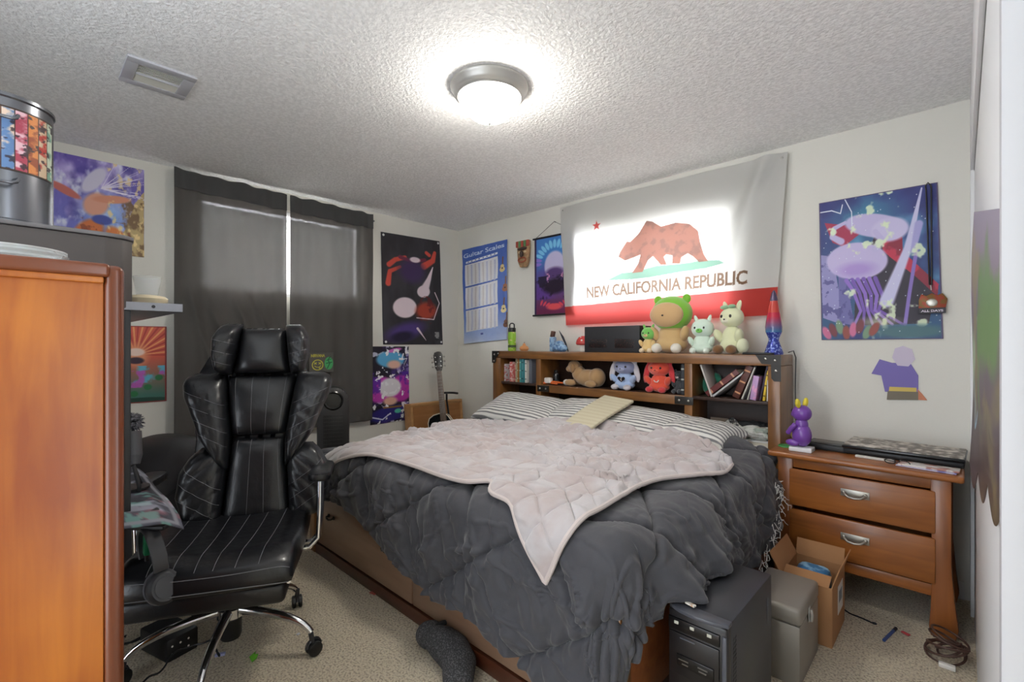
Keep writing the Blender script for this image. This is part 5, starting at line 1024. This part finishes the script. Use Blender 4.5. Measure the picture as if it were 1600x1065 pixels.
# plush animals
def pmat(n, c): return mat('plush_'+n, c, .95, sheen=.5, bump=[(260, .5, .002)])
EYEB = mat('plush_eye', (30, 24, 26), .3)
def soft(par, name, m, els, vox=.004):
    b = B()
    for e_ in els: b.ell(*e_)
    o = b.obj(name, m, par, ang=80)
    if len(els) > 1:
        k = o.modifiers.new('r', 'REMESH'); k.mode = 'VOXEL'; k.voxel_size = vox; k.use_smooth_shade = True; k = o.modifiers.new('s', 'SMOOTH'); k.iterations = 4
    return o
def plush(name, label, loc, s, cols, rz=0, kind='bear', cat='plush toy', hr=1., br=1., ears='round', eyes='dot', group=None):
    """sitting plush animal, faces -y; s = height"""
    t = thing(name, label, cat, loc, rz); bc, hc, fc, mc = [pmat('%s_%d_%d' % (name, i, len(MATS)), c) for i, c in enumerate(cols)]
    soft(t, 'body', bc, [((0, 0, .27*s), (.21*s*br, .18*s*br, .27*s)), ((0, -.01*s, .16*s), (.24*s*br, .2*s*br, .16*s))], s*.025)
    h = soft(t, 'head', hc, [((0, -.01*s, .68*s), (.26*s*hr, .22*s*hr, .225*s*hr)), ((0, -.06*s, .63*s), (.19*s*hr, .19*s*hr, .13*s*hr))], s*.025)
    soft(h, 'muzzle', fc, [((0, -.215*s*hr, .615*s), (.08*s*hr, .05*s, .055*s*hr))])
    b = B(); b.ell((0, -.27*s*hr, .635*s), (.02*s, .014*s, .014*s), n=10); b.obj('nose', EYEB, h)
    for q in (-1, 1):
        if eyes == 'dot': b = B(); b.ell((q*.105*s*hr, -.212*s*hr, .695*s), (.026*s, .014*s, .032*s), n=12); b.obj('eye', EYEB, h)
        else: b = B(); b.tube([(q*.105*s*hr+dx*s, -.228*s*hr, (.69-.9*(.045**2-dx*dx)**.5*.5)*s) for dx in (-.045, -.025, 0, .025, .045)], .007*s, 6); b.obj('closed_eye', EYEB, h)
        if ears == 'round': soft(h, 'ear', hc, [((q*.19*s*hr, 0, (.68+.18*hr)*s), (.075*s, .04*s, .08*s))])
        elif ears == 'point': soft(h, 'ear', hc, [((q*.15*s*hr, 0, (.69+.20*hr)*s), (.05*s, .03*s, .13*s), (0, q*.35, 0))])
        elif ears == 'long': soft(h, 'ear', mc, [((q*.30*s, -.03*s, .52*s), (.075*s, .045*s, .30*s), (0, q*-.12, 0)), ((q*.22*s, -.01*s, .83*s), (.09*s, .045*s, .07*s), (0, q*.5, 0))], s*.025)
        soft(t, 'arm', bc, [((q*.23*s*br, -.09*s, .33*s), (.07*s, .09*s, .15*s), (.5, q*.35, 0))])
        soft(t, 'foot', mc, [((q*.15*s*br, -.22*s, .085*s), (.085*s, .11*s, .085*s))])
    return t
plush('plush_animal', 'small tan and green plush animal sitting next to the black electronics box', (xa(1014, 2.98), 2.975, ZH), .195, ((222, 190, 130), (120, 196, 96), (226, 190, 140), (234, 214, 180)), ears='point')
t = plush('plush_animal', 'largest plush animal, beige with a bright green hood and closed eyes', (xa(1050, 3.03), 3.03, ZH), .39, ((206, 172, 120), (130, 196, 60), (214, 176, 130), (232, 226, 214)), ears='round', eyes='closed', br=1.15, hr=1.35)
soft(t, 'face_patch', pmat('beige_face', (208, 170, 122)), [((0, -.085, .255), (.115, .055, .082))])
plush('plush_animal', 'round mint-white plush animal between the green-hooded one and the cream one', (xa(1098, 2.99), 2.99, ZH), .235, ((214, 232, 216), (216, 234, 220), (120, 196, 90), (226, 238, 226)), ears='point', br=1.2, hr=1.15)
t = plush('plush_animal', 'cream plush animal with brown feet at the right end of the toy row', (xa(1144, 3.0), 3.0, ZH), .33, ((222, 224, 184), (226, 228, 190), (232, 230, 206), (128, 90, 54)), ears='point', rz=-.3, br=.9, hr=.85)
soft(t, 'head_tuft', pmat('sage', (150, 190, 150)), [((-.03, -.03, .285), (.03, .02, .014)), ((.02, -.03, .29), (.024, .02, .012))]); soft(t, 'tail', pmat('cream_tail', (222, 224, 190)), [((.085, -.02, .05), (.03, .04, .045))])
lv = thing('lava_lamp', 'lava lamp with red to blue cone and blue speckled base', 'lamp', (xa(1209, 3.05), 3.05, ZH)); LB = mat('speckled_blue', (52, 66, 160), .3, .3, var=(90, (160, 180, 240), .52, .6))
b = B(); b.lathe([(0, 0), (.048, 0), (.050, .01), (.034, .06), (.026, .085), (.03, .10), (.040, .125), (.042, .13), (0, .13)], 32); b.obj('base', LB, lv)
cv = Cv(40, 60, (60, 90, 160)); cv.grad((60, 120, 170), (200, 40, 70), .0, .5); cv.a[cv.V > .62] = np.array((206, 70, 60))/255
rz_ = [(.043, .13), (.045, .16), (.040, .20), (.033, .24), (.026, .28), (.020, .315)]; zz_ = np.linspace(.13, .315, 60); rr2 = np.interp(zz_, [q[1] for q in rz_], [q[0] for q in rz_])
PT = np.array([[(r*math.cos(a), r*math.sin(a), z) for a in np.linspace(0, 2*PI, 40)] for r, z in zip(rr2, zz_)]); np_grid('glass_globe', PT, mat('coloured_globe', rough=.12, attr=True, coat=.5), lv, cv.a)
b = B(); b.lathe([(.021, .313), (.021, .32), (.012, .36), (.004, .375), (0, .376)], 24); b.obj('cap', mat('lava_cap', (96, 84, 110), .3, .5), lv)
bp_ = thing('phone', 'black phone lying on the right end of the headboard top', 'phone', (xa(1185, 2.95), 2.945, ZH)); b = B(); b.box((0, 0, .006), (.15, .075, .011), bev=.003); b.obj('phone_body', BLK, bp_); b = B(); b.box((0, 0, .0122), (.14, .066, .001)); b.obj('screen', mat('black_gloss', (22, 22, 24), .2), bp_)
b = B(); b.tube([(0, 0, 0), (.025, .01, .01), (.035, .02, -.03), (.03, .03, -.2), (.034, .03, -.5), (.03, .03, -.62)], .003, 6); tag(b.obj('lamp_cord', BLK, loc=(HX1-.01, 3.09, ZH+.012)), 'thin black cord hanging down the right side of the headboard', 'cord')
# ------------------------------------------------------------------ in the middle bay
ZS = SZ
dg = thing('plush_dog', 'tan plush puppy lying on the middle headboard shelf', 'plush toy', (xa(914, 2.99), 2.99, ZS)); dg.scale = (1.08, 1.15, 1.2); DT = pmat('dog', (176, 140, 98))
soft(dg, 'body', DT, [((.03, 0, .055), (.115, .055, .055)), ((.10, 0, .06), (.06, .06, .06)), ((-.05, 0, .08), (.05, .05, .05))], .006)
h = soft(dg, 'head', DT, [((-.085, -.01, .125), (.047, .042, .04)), ((-.125, -.015, .108), (.025, .024, .02))], .005)
for q in (-1, 1): soft(h, 'ear', pmat('dog_ear', (156, 118, 78)), [((-.072, -.01+q*.04, .115), (.022, .010, .032), (q*-.2, .3, 0))]); b = B(); b.ell((-.118, -.012+q*.018, .128), .005, n=8); b.obj('eye', EYEB, h)
b = B(); b.ell((-.149, -.016, .112), (.005, .008, .006), n=8); b.obj('nose', EYEB, h)
for x, y in ((-.09, -.05), (-.10, .04), (.09, -.06)): soft(dg, 'paw', DT, [((x, y, .022), (.045, .022, .022))])
bn_ = plush('plush_bunny', 'lavender-blue plush bunny in a pale blue shirt with black broken heart', (xa(976, 2.97), 2.975, ZS), .232, ((168, 190, 226), (140, 146, 178), (164, 168, 196), (206, 200, 206)), ears='long')
bn_.scale = (1.4, 1.1, 1.02); b = B(); b.prism([(0, -.02), (.02, .0), (.02, .012), (.012, .017), (.0, .008), (-.012, .017), (-.02, .012), (-.02, 0)], .004, Matrix.Translation((0, -.045, .075)) @ RX); hh = b.obj('heart', EYEB, bn_)
b = B(); b.prism([(.0, .010), (.004, .004), (-.002, 0), (.004, -.006), (0, -.014), (.001, -.006), (-.005, 0), (.001, .004)], .002, Matrix.Translation((0, -.0495, .075)) @ RX); b.obj('crack', WHT, hh)
r2 = plush('plush_bunny', 'red-orange plush bunny with pink ears on the middle headboard shelf', (xa(1030, 2.97), 2.975, ZS), .232, ((224, 84, 60), (222, 80, 58), (226, 96, 74), (206, 60, 66)), ears='long')
r2.scale = (1.3, 1.1, 1.02); b = B(); b.tube([(-.012, -.0455, .08), (-.004, -.048, .07), (.008, -.048, .07), (.014, -.0455, .082)], .003, 6); b.obj('stitched_mark', WHT, r2)
plush('plush_animal', 'small charcoal plush with white and red face beside the red bunny', (xa(1060, 2.98), 2.99, ZS), .175, ((60, 62, 66), (56, 58, 62), (236, 220, 216), (64, 66, 70)), ears='round', br=.7, hr=.75)
jr = thing('dark_jar', 'small black patterned jar on the shelf behind the toy drone', 'jar', (xa(869, 3.04), 3.04, ZS)); b = B(); b.lathe([(0, 0), (.024, 0), (.026, .006), (.026, .07), (.018, .082), (.012, .09), (0, .09)], 20); b.obj('jar_body', mat('jar_black', (34, 34, 38), .3, var=(70, (190, 186, 190), .6, .64)), jr); b = B(); b.lathe([(.012, .089), (.015, .092), (.015, .11), (0, .112)], 16); b.obj('stopper', BLK, jr)
dr = thing('toy_blaster', 'orange and white plastic toy lying at the left of the middle shelf', 'toy', (xa(857, 2.95), 2.95, ZS), .05); OR = mat('orange_plastic', (226, 110, 52), .4)
b = B(); b.box((0, 0, .03), (.065, .04, .045), bev=.01); b.obj('white_pod', WHT, dr)
for (p0, p1) in (((-.01, 0, .012), (-.06, -.03, .006)), ((.02, 0, .012), (.10, -.03, .010)), ((.02, .01, .02), (.12, .02, .014))): b = B(); b.tube([p0, p1], [.010, .008], 10); b.ell(p1, (.014, .012, .008), n=10); b.obj('orange_arm', OR, dr)
b = B(); b.ell((0, 0, .024), (.028, .022, .024)); tag(b.obj('white_ball', WHT, loc=(xa(885, 2.95), 2.95, ZS)), 'small white ball between the orange toy and the plush dog', 'ball')
# ------------------------------------------------------------------ books
bi = [0]
def book(px, y, z, w, d, h, col, label, tilt=0, px_is_x=False, spine=None, art=None, group=None):
    bi[0] += 1; x = px if px_is_x else xa(px, y)
    t = thing('book', label, 'book', (x, y+d/2, z+.0006+abs(math.sin(tilt))*w/2), rot=(0, tilt, 0), group=group)
    b = B(); b.box((-w/2+.0015, 0, h/2), (.003, d, h), bev=.0008); b.box((w/2-.0015, 0, h/2), (.003, d, h), bev=.0008); b.box((0, -d/2+.0015, h/2), (w, .003, h), bev=.0008)
    b.obj('cover', mat('book_cover_%d' % bi[0], col, .45, var=art), t); b = B(); b.box((0, .001, h/2), (w-.0064, d-.006, h-.006)); b.obj('pages', mat('book_pages', (222, 214, 196), .8), t)
    if spine:
        for zz in (.16, .5, .84): b = B(); b.box((0, -d/2-.0004, h*zz), (w*.8, .0012, h*.045)); b.obj('spine_band', mat('spine_ink_%d' % bi[0], spine, .5), t)
    return t
Y0 = 2.915
for (px, w, h, c, lab, sp, art) in ((789, .022, .15, (206, 200, 200), 'pale comic with red print at the left end of the headboard cubby', (190, 60, 60), (60, (190, 90, 90), .55, .6)),
      (798.5, .034, .17, (214, 110, 106), 'thick pink-red comic in the upper left cubby', (240, 220, 220), (40, (240, 200, 190), .5, .6)),
      (806, .010, .2, (214, 204, 170), 'thin cream book right of the pink-red comic', (120, 100, 70), None),
      (809, .010, .2, (196, 134, 74), 'thin tan-orange book in the upper left cubby', (240, 230, 210), None),
      (812.5, .014, .2, (98, 182, 186), 'teal book in the upper left cubby', (230, 240, 240), None),
      (816.5, .018, .2, (84, 160, 170), 'darker teal book next to the white one', (40, 70, 80), None),
      (821.5, .020, .19, (228, 224, 216), 'white book in the upper left cubby', (120, 120, 120), None),
      (829, .034, .2, (104, 108, 118), 'thick slate grey binder at the right end of the left cubby', None, None)):
    book(px, Y0, SZ, w, .14, h, c, lab, spine=sp, art=art)
b = B(); b.tube([(-.05, 0, .0), (-.045, 0, .16), (0, 0, .195), (.06, 0, .2)], .012, 10); b.ell((0, .02, .10), (.07, .012, .09)); tag(b.obj('navy_pouch', mat('navy_cloth', (36, 48, 96), .8), loc=(xa(795, 3.1), 3.09, SZ)), 'navy cloth pouch behind the books in the left cubby', 'pouch')
b = B(); b.lathe([(0, 0), (.02, 0), (.022, .01), (.022, .14), (.014, .16), (0, .162)], 20); tag(b.obj('white_tube', mat('white_plastic', (224, 216, 216), .4), loc=(xa(785.5, 2.93), 2.935, .665)), 'white upright tube in the lower left cubby', 'tube')
b = B(); b.box((0, 0, .07), (.14, .1, .14), bev=.004); tag(b.obj('patterned_box', mat('patterned_card', (110, 82, 76), .6, var=(40, (220, 196, 184), .52, .6)), loc=(xa(803, 2.98), 2.99, .665)), 'patterned cardboard box in the lower left cubby', 'box')
book(1066.5, Y0+.0, SZ, .022, .15, .195, (52, 56, 62), 'grey-lettered dark book standing right of the plush toys', spine=(170, 176, 170))
# right cubby, leaning volumes
book(1112, Y0, SZ, .012, .17, .205, (214, 206, 200), 'pale grey book leaning left against the divider', tilt=-.34)
book(1104, Y0+.005, SZ, .034, .17, .235, (104, 50, 50), 'dark red album leaning at a steep slant in the right cubby', tilt=.88, spine=(200, 150, 120))
book(1113.5, Y0, SZ, .012, .165, .24, (206, 206, 208), 'thin grey-white album under the slanted dark red one', tilt=.86)
book(1149, Y0, SZ, .040, .15, .205, (88, 44, 34), 'thick brown leather volume with gilt spine leaning in the right cubby', tilt=.40, spine=(206, 150, 110))
book(1159, Y0, SZ, .010, .16, .20, (214, 210, 200), 'cream book right of the gilt brown volume', tilt=.36)
book(1163.5, Y0+.01, SZ, .012, .17, .205, (48, 44, 48), 'black book behind the lilac paperback', tilt=.30)
book(1168, Y0-.008, SZ, .010, .12, .13, (190, 188, 180), 'short pale paperback left of the lilac one', tilt=.25)
book(1176, Y0-.01, SZ, .034, .12, .14, (186, 150, 196), 'short lilac paperback with marbled cover in the right cubby', tilt=.14, art=(26, (226, 160, 200), .5, .6))
book(1187, Y0, SZ, .012, .17, .205, (62, 48, 70), 'tall dark purple book in the right cubby', tilt=.2)
book(1193, Y0, SZ, .014, .16, .175, (230, 196, 60), 'yellow book in the right cubby', tilt=.12, spine=(120, 90, 30))
book(1199, Y0, SZ, .010, .15, .12, (226, 222, 216), 'small white book at the far right of the right cubby', tilt=.02)
b = B(); b.ell((0, 0, .06), (.075, .035, .06)); b.ell((.02, 0, .10), (.04, .03, .04)); o = b.obj('plush_cushion', pmat('sea_green', (50, 132, 104)), loc=(xa(1112, 3.08), 3.085, SZ), ang=80); tag(o, 'sea green soft toy half hidden behind the leaning albums', 'soft toy')
# lower bays
ZL = .665
for i, (px, w, d, h, c, n, lab) in enumerate(((1010, .26, .14, .03, (196, 190, 182), 'paperback_stack', 'flat pale books on the bottom shelf behind the striped pillow'), (1055, .22, .15, .035, (206, 204, 200), 'flat_book', 'flat white book with dark edge on the bottom middle shelf'))):
    t = thing(n, lab, 'book', (xa(px, 2.97), 2.985, ZL), .1-i*.2); b = B(); b.box((0, 0, h+.002), (w, d, .004)); b.box((0, 0, .002), (w, d, .004)); b.obj('cover', mat('flat_cover_%d' % i, c, .5), t); b = B(); b.box((0, 0, h/2+.002), (w-.008, d-.008, h-.004)); b.obj('pages', mat('book_pages', (222, 214, 196), .8), t)
b = B(); b.box((0, 0, .06), (.14, .012, .11), rot=(-.3, 0, 0)); tag(b.obj('paper_bag', mat('tan_bag', (150, 132, 116), .8), loc=(xa(1125, 3.05), 3.07, ZL)), 'tan paper bag at the back of the lower right bay', 'bag')
b = B(); b.grid(16, 10, lambda u, v: (-.07+.14*u, .03*math.sin(u*5), .0+.13*v*(.6+.4*math.sin(u*3)))); k_ = b.obj('printed_bag', mat('printed_bag', (70, 70, 72), .5, var=(60, (210, 208, 200), .5, .56)), loc=(xa(1142, 3.0), 3.02, ZL)); kk = k_.modifiers.new('t', 'SOLIDIFY'); kk.thickness = .01; tag(k_, 'black and white printed pouch in the lower right bay', 'pouch')
t = thing('white_book', 'white book lying under crumpled papers in the lower right bay', 'book', (xa(1178, 2.93), 2.965, ZL), .08); b = B(); b.box((0, 0, .003), (.2, .15, .004)); b.box((0, 0, .028), (.2, .15, .004)); b.box((0, .073, .015), (.2, .004, .028)); b.obj('cover', mat('flat_white', (226, 226, 224), .5), t); b = B(); b.box((0, 0, .0155), (.194, .142, .021)); b.obj('pages', mat('book_pages', (222, 214, 196), .8), t)
def crumple(name, loc, r, m, label, cat, seed, sq=.5):
    b = B(); b.ell((0, 0, 0), (1, 1, 1), n=28); rr = random.Random(seed)
    import mathutils
    for v in b.bm.verts:
        n = mathutils.noise.fractal(v.co*2.2+Vector((seed*7, 0, 0)), 1, 2, 3); n2 = abs(mathutils.noise.noise(v.co*3.7+Vector((0, seed*3, 0)))); v.co = Vector((v.co.x*r[0], v.co.y*r[1], v.co.z*r[2]))*(1+.35*n-.45*n2)
    o = b.obj(name, m, loc=(loc[0], loc[1], loc[2]+r[2]*.8), ang=25); return tag(o, label, cat)
crumple('crumpled_papers', (xa(1178, 2.94), 2.965, ZL+.036), (.11, .075, .04), mat('crumpled_white', (206, 206, 200), .7, var=(18, (150, 160, 150), .5, .6)), 'crumpled pale papers on the white book in the lower right bay', 'papers', 3)
crumple('folded_cloth', (xa(1180, 3.04), 3.05, ZL+.04), (.1, .06, .045), mat('black_cloth', (38, 40, 42), .8), 'folded black cloth behind the crumpled papers in the lower right bay', 'cloth', 5)
# ------------------------------------------------------------------ office chair (local: +y forward, +x its right arm)
LTH = mat('black_leather', (22, 23, 27), .34, coat=.25, bump=[(35, .25, .006), (400, .2, .0006)]); THR = mat('grey_thread', (120, 120, 126), .6); CHR = mat('chrome', (225, 226, 230), .07, 1); CPL = mat('chair_plastic', (24, 24, 26), .4)
ch = thing('office_chair', 'black leather executive chair with winged headrest and chrome star base', 'office chair', (-2.146, .589, 0), math.radians(-119.6))
def interp(tab, z): return float(np.interp(z, [q[0] for q in tab], [q[1] for q in tab]))
def cushion(name, Lf, Rt, y0, y1, th, zr, nu=34, nv=34, back=None, lean=None, lines=(), parent=None, pwr=.38, crown=0, pleat=None):
    """Lf/Rt: (z,x) tables for edges; y(z) interpolates y0->y1; front bulges +y"""
    z0, z1 = zr
    def fy(u, v, x, z):
        k = max(0, (1-abs(2*u-1)**4)*(1-abs(2*v-1)**4))**pwr; yb = interp(lean, z) if lean else y0+(y1-y0)*v
        p = 0
        if pleat: p = -.006*abs(math.sin(PI*(pleat[0]*u+pleat[1]*v)))**.25*0+.006*abs(math.sin(PI*(pleat[0]*u+pleat[1]*v)))**.5-.003
        return yb+th*k+p*k+(crown*abs(x) if crown else 0)
    b = B(); G = []
    for j in range(nv+1):
        v = j/nv; z = z0+(z1-z0)*v; xl = interp(Lf, z); xr = interp(Rt, z)
        G.append([b.v((xl+(xr-xl)*i/nu, fy(i/nu, v, xl+(xr-xl)*i/nu, z), z)) for i in range(nu+1)])
    Bk = []
    for j in range(nv+1):
        v = j/nv; z = z0+(z1-z0)*v; xl = interp(Lf, z); xr = interp(Rt, z); yb = interp(lean, z) if lean else y0+(y1-y0)*v
        Bk.append([b.v((xl+(xr-xl)*i/nu, yb-.018*max(0, (1-abs(2*i/nu-1)**6)*(1-abs(2*v-1)**6))**.5+(crown*abs(xl+(xr-xl)*i/nu)), z)) for i in range(nu+1)])
    for j in range(nv):
        for i in range(nu): b._f([G[j][i], G[j][i+1], G[j+1][i+1], G[j+1][i]], 0); b._f([Bk[j][i], Bk[j+1][i], Bk[j+1][i+1], Bk[j][i+1]], 0)
    for j in range(nv):
        b._f([G[j][0], G[j+1][0], Bk[j+1][0], Bk[j][0]], 0); b._f([G[j][nu], Bk[j][nu], Bk[j+1][nu], G[j+1][nu]], 0)
    for i in range(nu):
        b._f([G[0][i], Bk[0][i], Bk[0][i+1], G[0][i+1]], 0); b._f([G[nv][i], G[nv][i+1], Bk[nv][i+1], Bk[nv][i]], 0)
    o = b.obj(name, LTH, parent or ch, ang=60)
    if lines:
        b = B()
        for ln in lines:
            pts = []
            for t in np.linspace(0, 1, 24):
                u = ln[0]+(ln[2]-ln[0])*t; v = ln[1]+(ln[3]-ln[1])*t; z = z0+(z1-z0)*v; xl = interp(Lf, z); xr = interp(Rt, z); x = xl+(xr-xl)*u; pts.append((x, fy(u, v, x, z)+.0002, z))
            b.tube(pts, .0008, 5)
        b.obj('stitching', THR, o)
    o.scale = (.87, 1, 1); o.location = (-.055, 0, 0)
    return o
LEAN = [(.44, -.19), (.55, -.225), (.75, -.255), (.95, -.30), (1.1, -.345), (1.33, -.395)]
LN4 = [(x, .03, x, .97) for x in (.14, .38, .62, .86)]
cushion('lower_back_panel', [(.47, -.165), (.70, -.138), (.83, -.128)], [(.47, .165), (.70, .138), (.83, .128)], 0, 0, .070, (.47, .828), lean=LEAN, lines=LN4, pwr=.25)
cushion('upper_back_panel', [(.83, -.130), (1.10, -.172)], [(.83, .130), (1.10, .172)], 0, 0, .075, (.832, 1.105), lean=LEAN, lines=LN4, pwr=.25)
for s in (1, -1):
    def T(tab): return [(z, s*x) for z, x in tab]
    inn = T([(.70, .132), (.83, .128), (1.10, .170)]); out = T([(.70, .150), (.76, .20), (.84, .262), (.93, .30), (1.02, .345), (1.07, .355), (1.10, .345), (1.12, .30)])
    L_, R_ = (inn, out) if s > 0 else (out, inn); f = (lambda u: u) if s > 0 else (lambda u: 1-u)
    cushion('wing_bolster', L_, R_, 0, 0, .095, (.69, 1.115), lean=LEAN, crown=.12, lines=[(f(.04), .25+.14*k, f(.97), .42+.14*k) for k in range(4)], pwr=.32, pleat=(1 if s > 0 else -1, 6))
    inn = T([(.48, .155), (.60, .146), (.72, .136), (.80, .15)]); out = T([(.48, .29), (.52, .325), (.60, .352), (.70, .34), (.76, .30), (.80, .25)])
    L_, R_ = (inn, out) if s > 0 else (out, inn)
    cushion('side_bolster', L_, R_, 0, 0, .085, (.475, .79), lean=[(a, y_+.0) for a, y_ in LEAN], crown=.10, lines=[(f(.05), .05+.2*k, f(.97), .40+.2*k) for k in range(3)], pwr=.32, pleat=(2 if s > 0 else -2, 4))
    inn = T([(1.10, .145), (1.20, .128), (1.33, .108)]); out = T([(1.10, .17), (1.13, .215), (1.20, .235), (1.28, .236), (1.33, .205), (1.35, .17)])
    L_, R_ = (inn, out) if s > 0 else (out, inn)
    cushion('headrest_wing', L_, R_, 0, 0, .10, (1.105, 1.345), lean=LEAN, crown=.22, lines=[(f(.05), .2+.2*k, f(.95), .3+.2*k) for k in range(3)], pwr=.4, pleat=(1 if s > 0 else -1, 4))
cushion('headrest_pad', [(1.10, -.15), (1.20, -.128), (1.33, -.112)], [(1.10, .15), (1.20, .128), (1.33, .112)], 0, 0, .085, (1.108, 1.325), lean=LEAN, pwr=.3)
b = B(); b.prism([(-.25, .5), (.25, .5), (.23, .8), (.27, 1.05), (.15, 1.3), (-.15, 1.3), (-.27, 1.05), (-.23, .8)], .03, Matrix.Translation((0, -.22, .02)) @ Matrix.Rotation(PI/2+.21, 4, 'X') , bev=.01); o = b.obj('back_shell', LTH, ch); o.location = (0, .05, 0)
# seat
def seatp(u, v):
    x = -.285+.57*u; y = -.235+.585*v; w = 1-.10*(v-.5)**2
    top = .515+.012*math.cos((u-.5)*PI)-.018*abs(2*u-1)**0*0; k = max(0, (1-abs(2*u-1)**6)*(1-abs(2*v-1)**8))**.3
    z = .435+.075*k+.022*(abs(2*u-1)**2)*(.4+.6*(1-v))-.018*math.sin(v*PI)*(1-abs(2*u-1)**2)-.03*max(0, v-.8)*4
    return (x*w, y-.03*abs(2*u-1)**3*v, z)
b = B(); n = 44; G = [[b.v(seatp(i/n, j/n)) for i in range(n+1)] for j in range(n+1)]; D = [[b.v((G[j][i].co.x*.97, G[j][i].co.y*.98, .40)) for i in range(n+1)] for j in range(n+1)]
for j in range(n):
    for i in range(n): b._f([G[j][i], G[j][i+1], G[j+1][i+1], G[j+1][i]], 0); b._f([D[j][i], D[j+1][i], D[j+1][i+1], D[j][i+1]], 0)
for j in range(n): b._f([G[j][0], G[j+1][0], D[j+1][0], D[j][0]], 0); b._f([G[j][n], D[j][n], D[j+1][n], G[j+1][n]], 0)
for i in range(n): b._f([G[0][i], D[0][i], D[0][i+1], G[0][i+1]], 0); b._f([G[n][i], G[n][i+1], D[n][i+1], D[n][i]], 0)
st_ = b.obj('seat_cushion', LTH, ch, ang=50)
b = B()
for (a, c) in ((.17, .20), (.30, .33), (.43, .45), (.57, .55), (.70, .67), (.83, .80)):
    b.tube([Vector(seatp(a+(c-a)*t, .04+.92*t))+Vector((0, 0, .0006)) for t in np.linspace(0, 1, 26)], .0009, 5)
b.tube([Vector(seatp(u, .985))+Vector((0, .001, 0)) for u in np.linspace(.02, .98, 30)], .0014, 5); b.tube([Vector((-.27+.54*t, .352, .415)) for t in np.linspace(0, 1, 8)], .0014, 5); b.obj('stitching', THR, st_)
b = B(); b.box((0, .10, .355), (.50, .42, .075), bev=.02, seg=3); b.obj('footrest_pad', LTH, ch); b = B(); b.tube([(-.26, .30, .396), (.26, .30, .396)], .006, 8); b.tube([(.262, -.1, .385), (.262, .30, .392)], .008, 8); b.tube([(-.262, -.1, .385), (-.262, .30, .392)], .008, 8); b.obj('footrest_rail', CHR, ch)
b = B(); b.box((0, -.02, .30), (.20, .24, .05), bev=.01); b.obj('tilt_mechanism', CPL, ch)
b = B(); b.lathe([(0, .06), (.035, .06), (.04, .075), (.04, .19), (.03, .20), (.026, .21), (.026, .30), (0, .30)], 28); b.obj('gas_lift', CPL, ch)
for s in (-1, 1):
    x = s*.335
    b = B(); b.prism(rrect(.09, .26, .038), .034, Matrix.Translation((x, -.10, .668)), bev=.010); b.obj('arm_pad', LTH, ch)
    b = B()
    for y in (-.09, -.03): b.tube([(x-s*.0, y+.0, .668), (x, y+.01, .55), (x-s*.005, y+.015, .42), (x-s*.04, y+.02, .385), (x-s*.12, y+.02, .385)], .0115, 12)
    b.obj('arm_post', CHR, ch)
base = math.radians(41+119.6)
for k in range(5):
    a = base+k*2*PI/5; c, s = math.cos(a), math.sin(a); b = B()
    prof = [(.02, .175, .020), (.08, .172, .019), (.18, .160, .017), (.26, .140, .016), (.31, .115, .014), (.335, .09, .012)]
    pts = [(r*c, r*s, z) for r, z, _ in prof]; b.tube([tuple(q) for q in spl(pts, 20)], [float(np.interp(i/19, np.linspace(0, 1, 6), [q[2] for q in prof])) for i in range(20)], 14)
    lg = b.obj('base_arm', CHR, ch)
    t = (-s, c); cx, cy = .345*c, .345*s; ca = math.cos(a+.9), math.sin(a+.9)
    b = B()
    for q in (-1, 1): b.lathe([(0, -.008), (.022, -.008), (.028, -.005), (.028, .005), (.022, .008), (0, .008)], 24, (cx-ca[1]*q*.014, cy+ca[0]*q*.014, .028), (PI/2, 0, a+.9))
    b.obj('caster_wheel', mat('wheel_black', (20, 20, 22), .35), lg)
    b = B(); b.tube([(cx-ca[0]*.012, cy-ca[1]*.012, .09), (cx-ca[0]*.006, cy-ca[1]*.006, .055)], .010, 10); b.tube([(cx+ca[0]*.026*math.cos(w), cy+ca[1]*.026*math.cos(w), .032+.030*math.sin(w)) for w in np.linspace(.2, 3.0, 12)], .008, 8); b.obj('caster_hood', mat('caster_smoke', (70, 70, 74), .2, .6), lg)
b = B(); b.lathe([(0, .14), (.04, .14), (.05, .15), (.05, .185), (.04, .195), (0, .195)], 28); b.obj('base_hub', CHR, ch)
# ------------------------------------------------------------------ groups
GR = {'pillow': 'striped pillows at the headboard', 'curtain': 'grey curtain panels', 'poster': 'posters on the walls', 'plush_animal': 'plush animals on the headboard', 'plush_bunny': 'plush bunnies in the middle bay', 'book': 'books in the headboard cubbies'}
for o in list(C.objects):
    k = o.name.split('.')[0]
    if o.parent is None and k in GR and 'label' in o: o['group'] = GR[k]
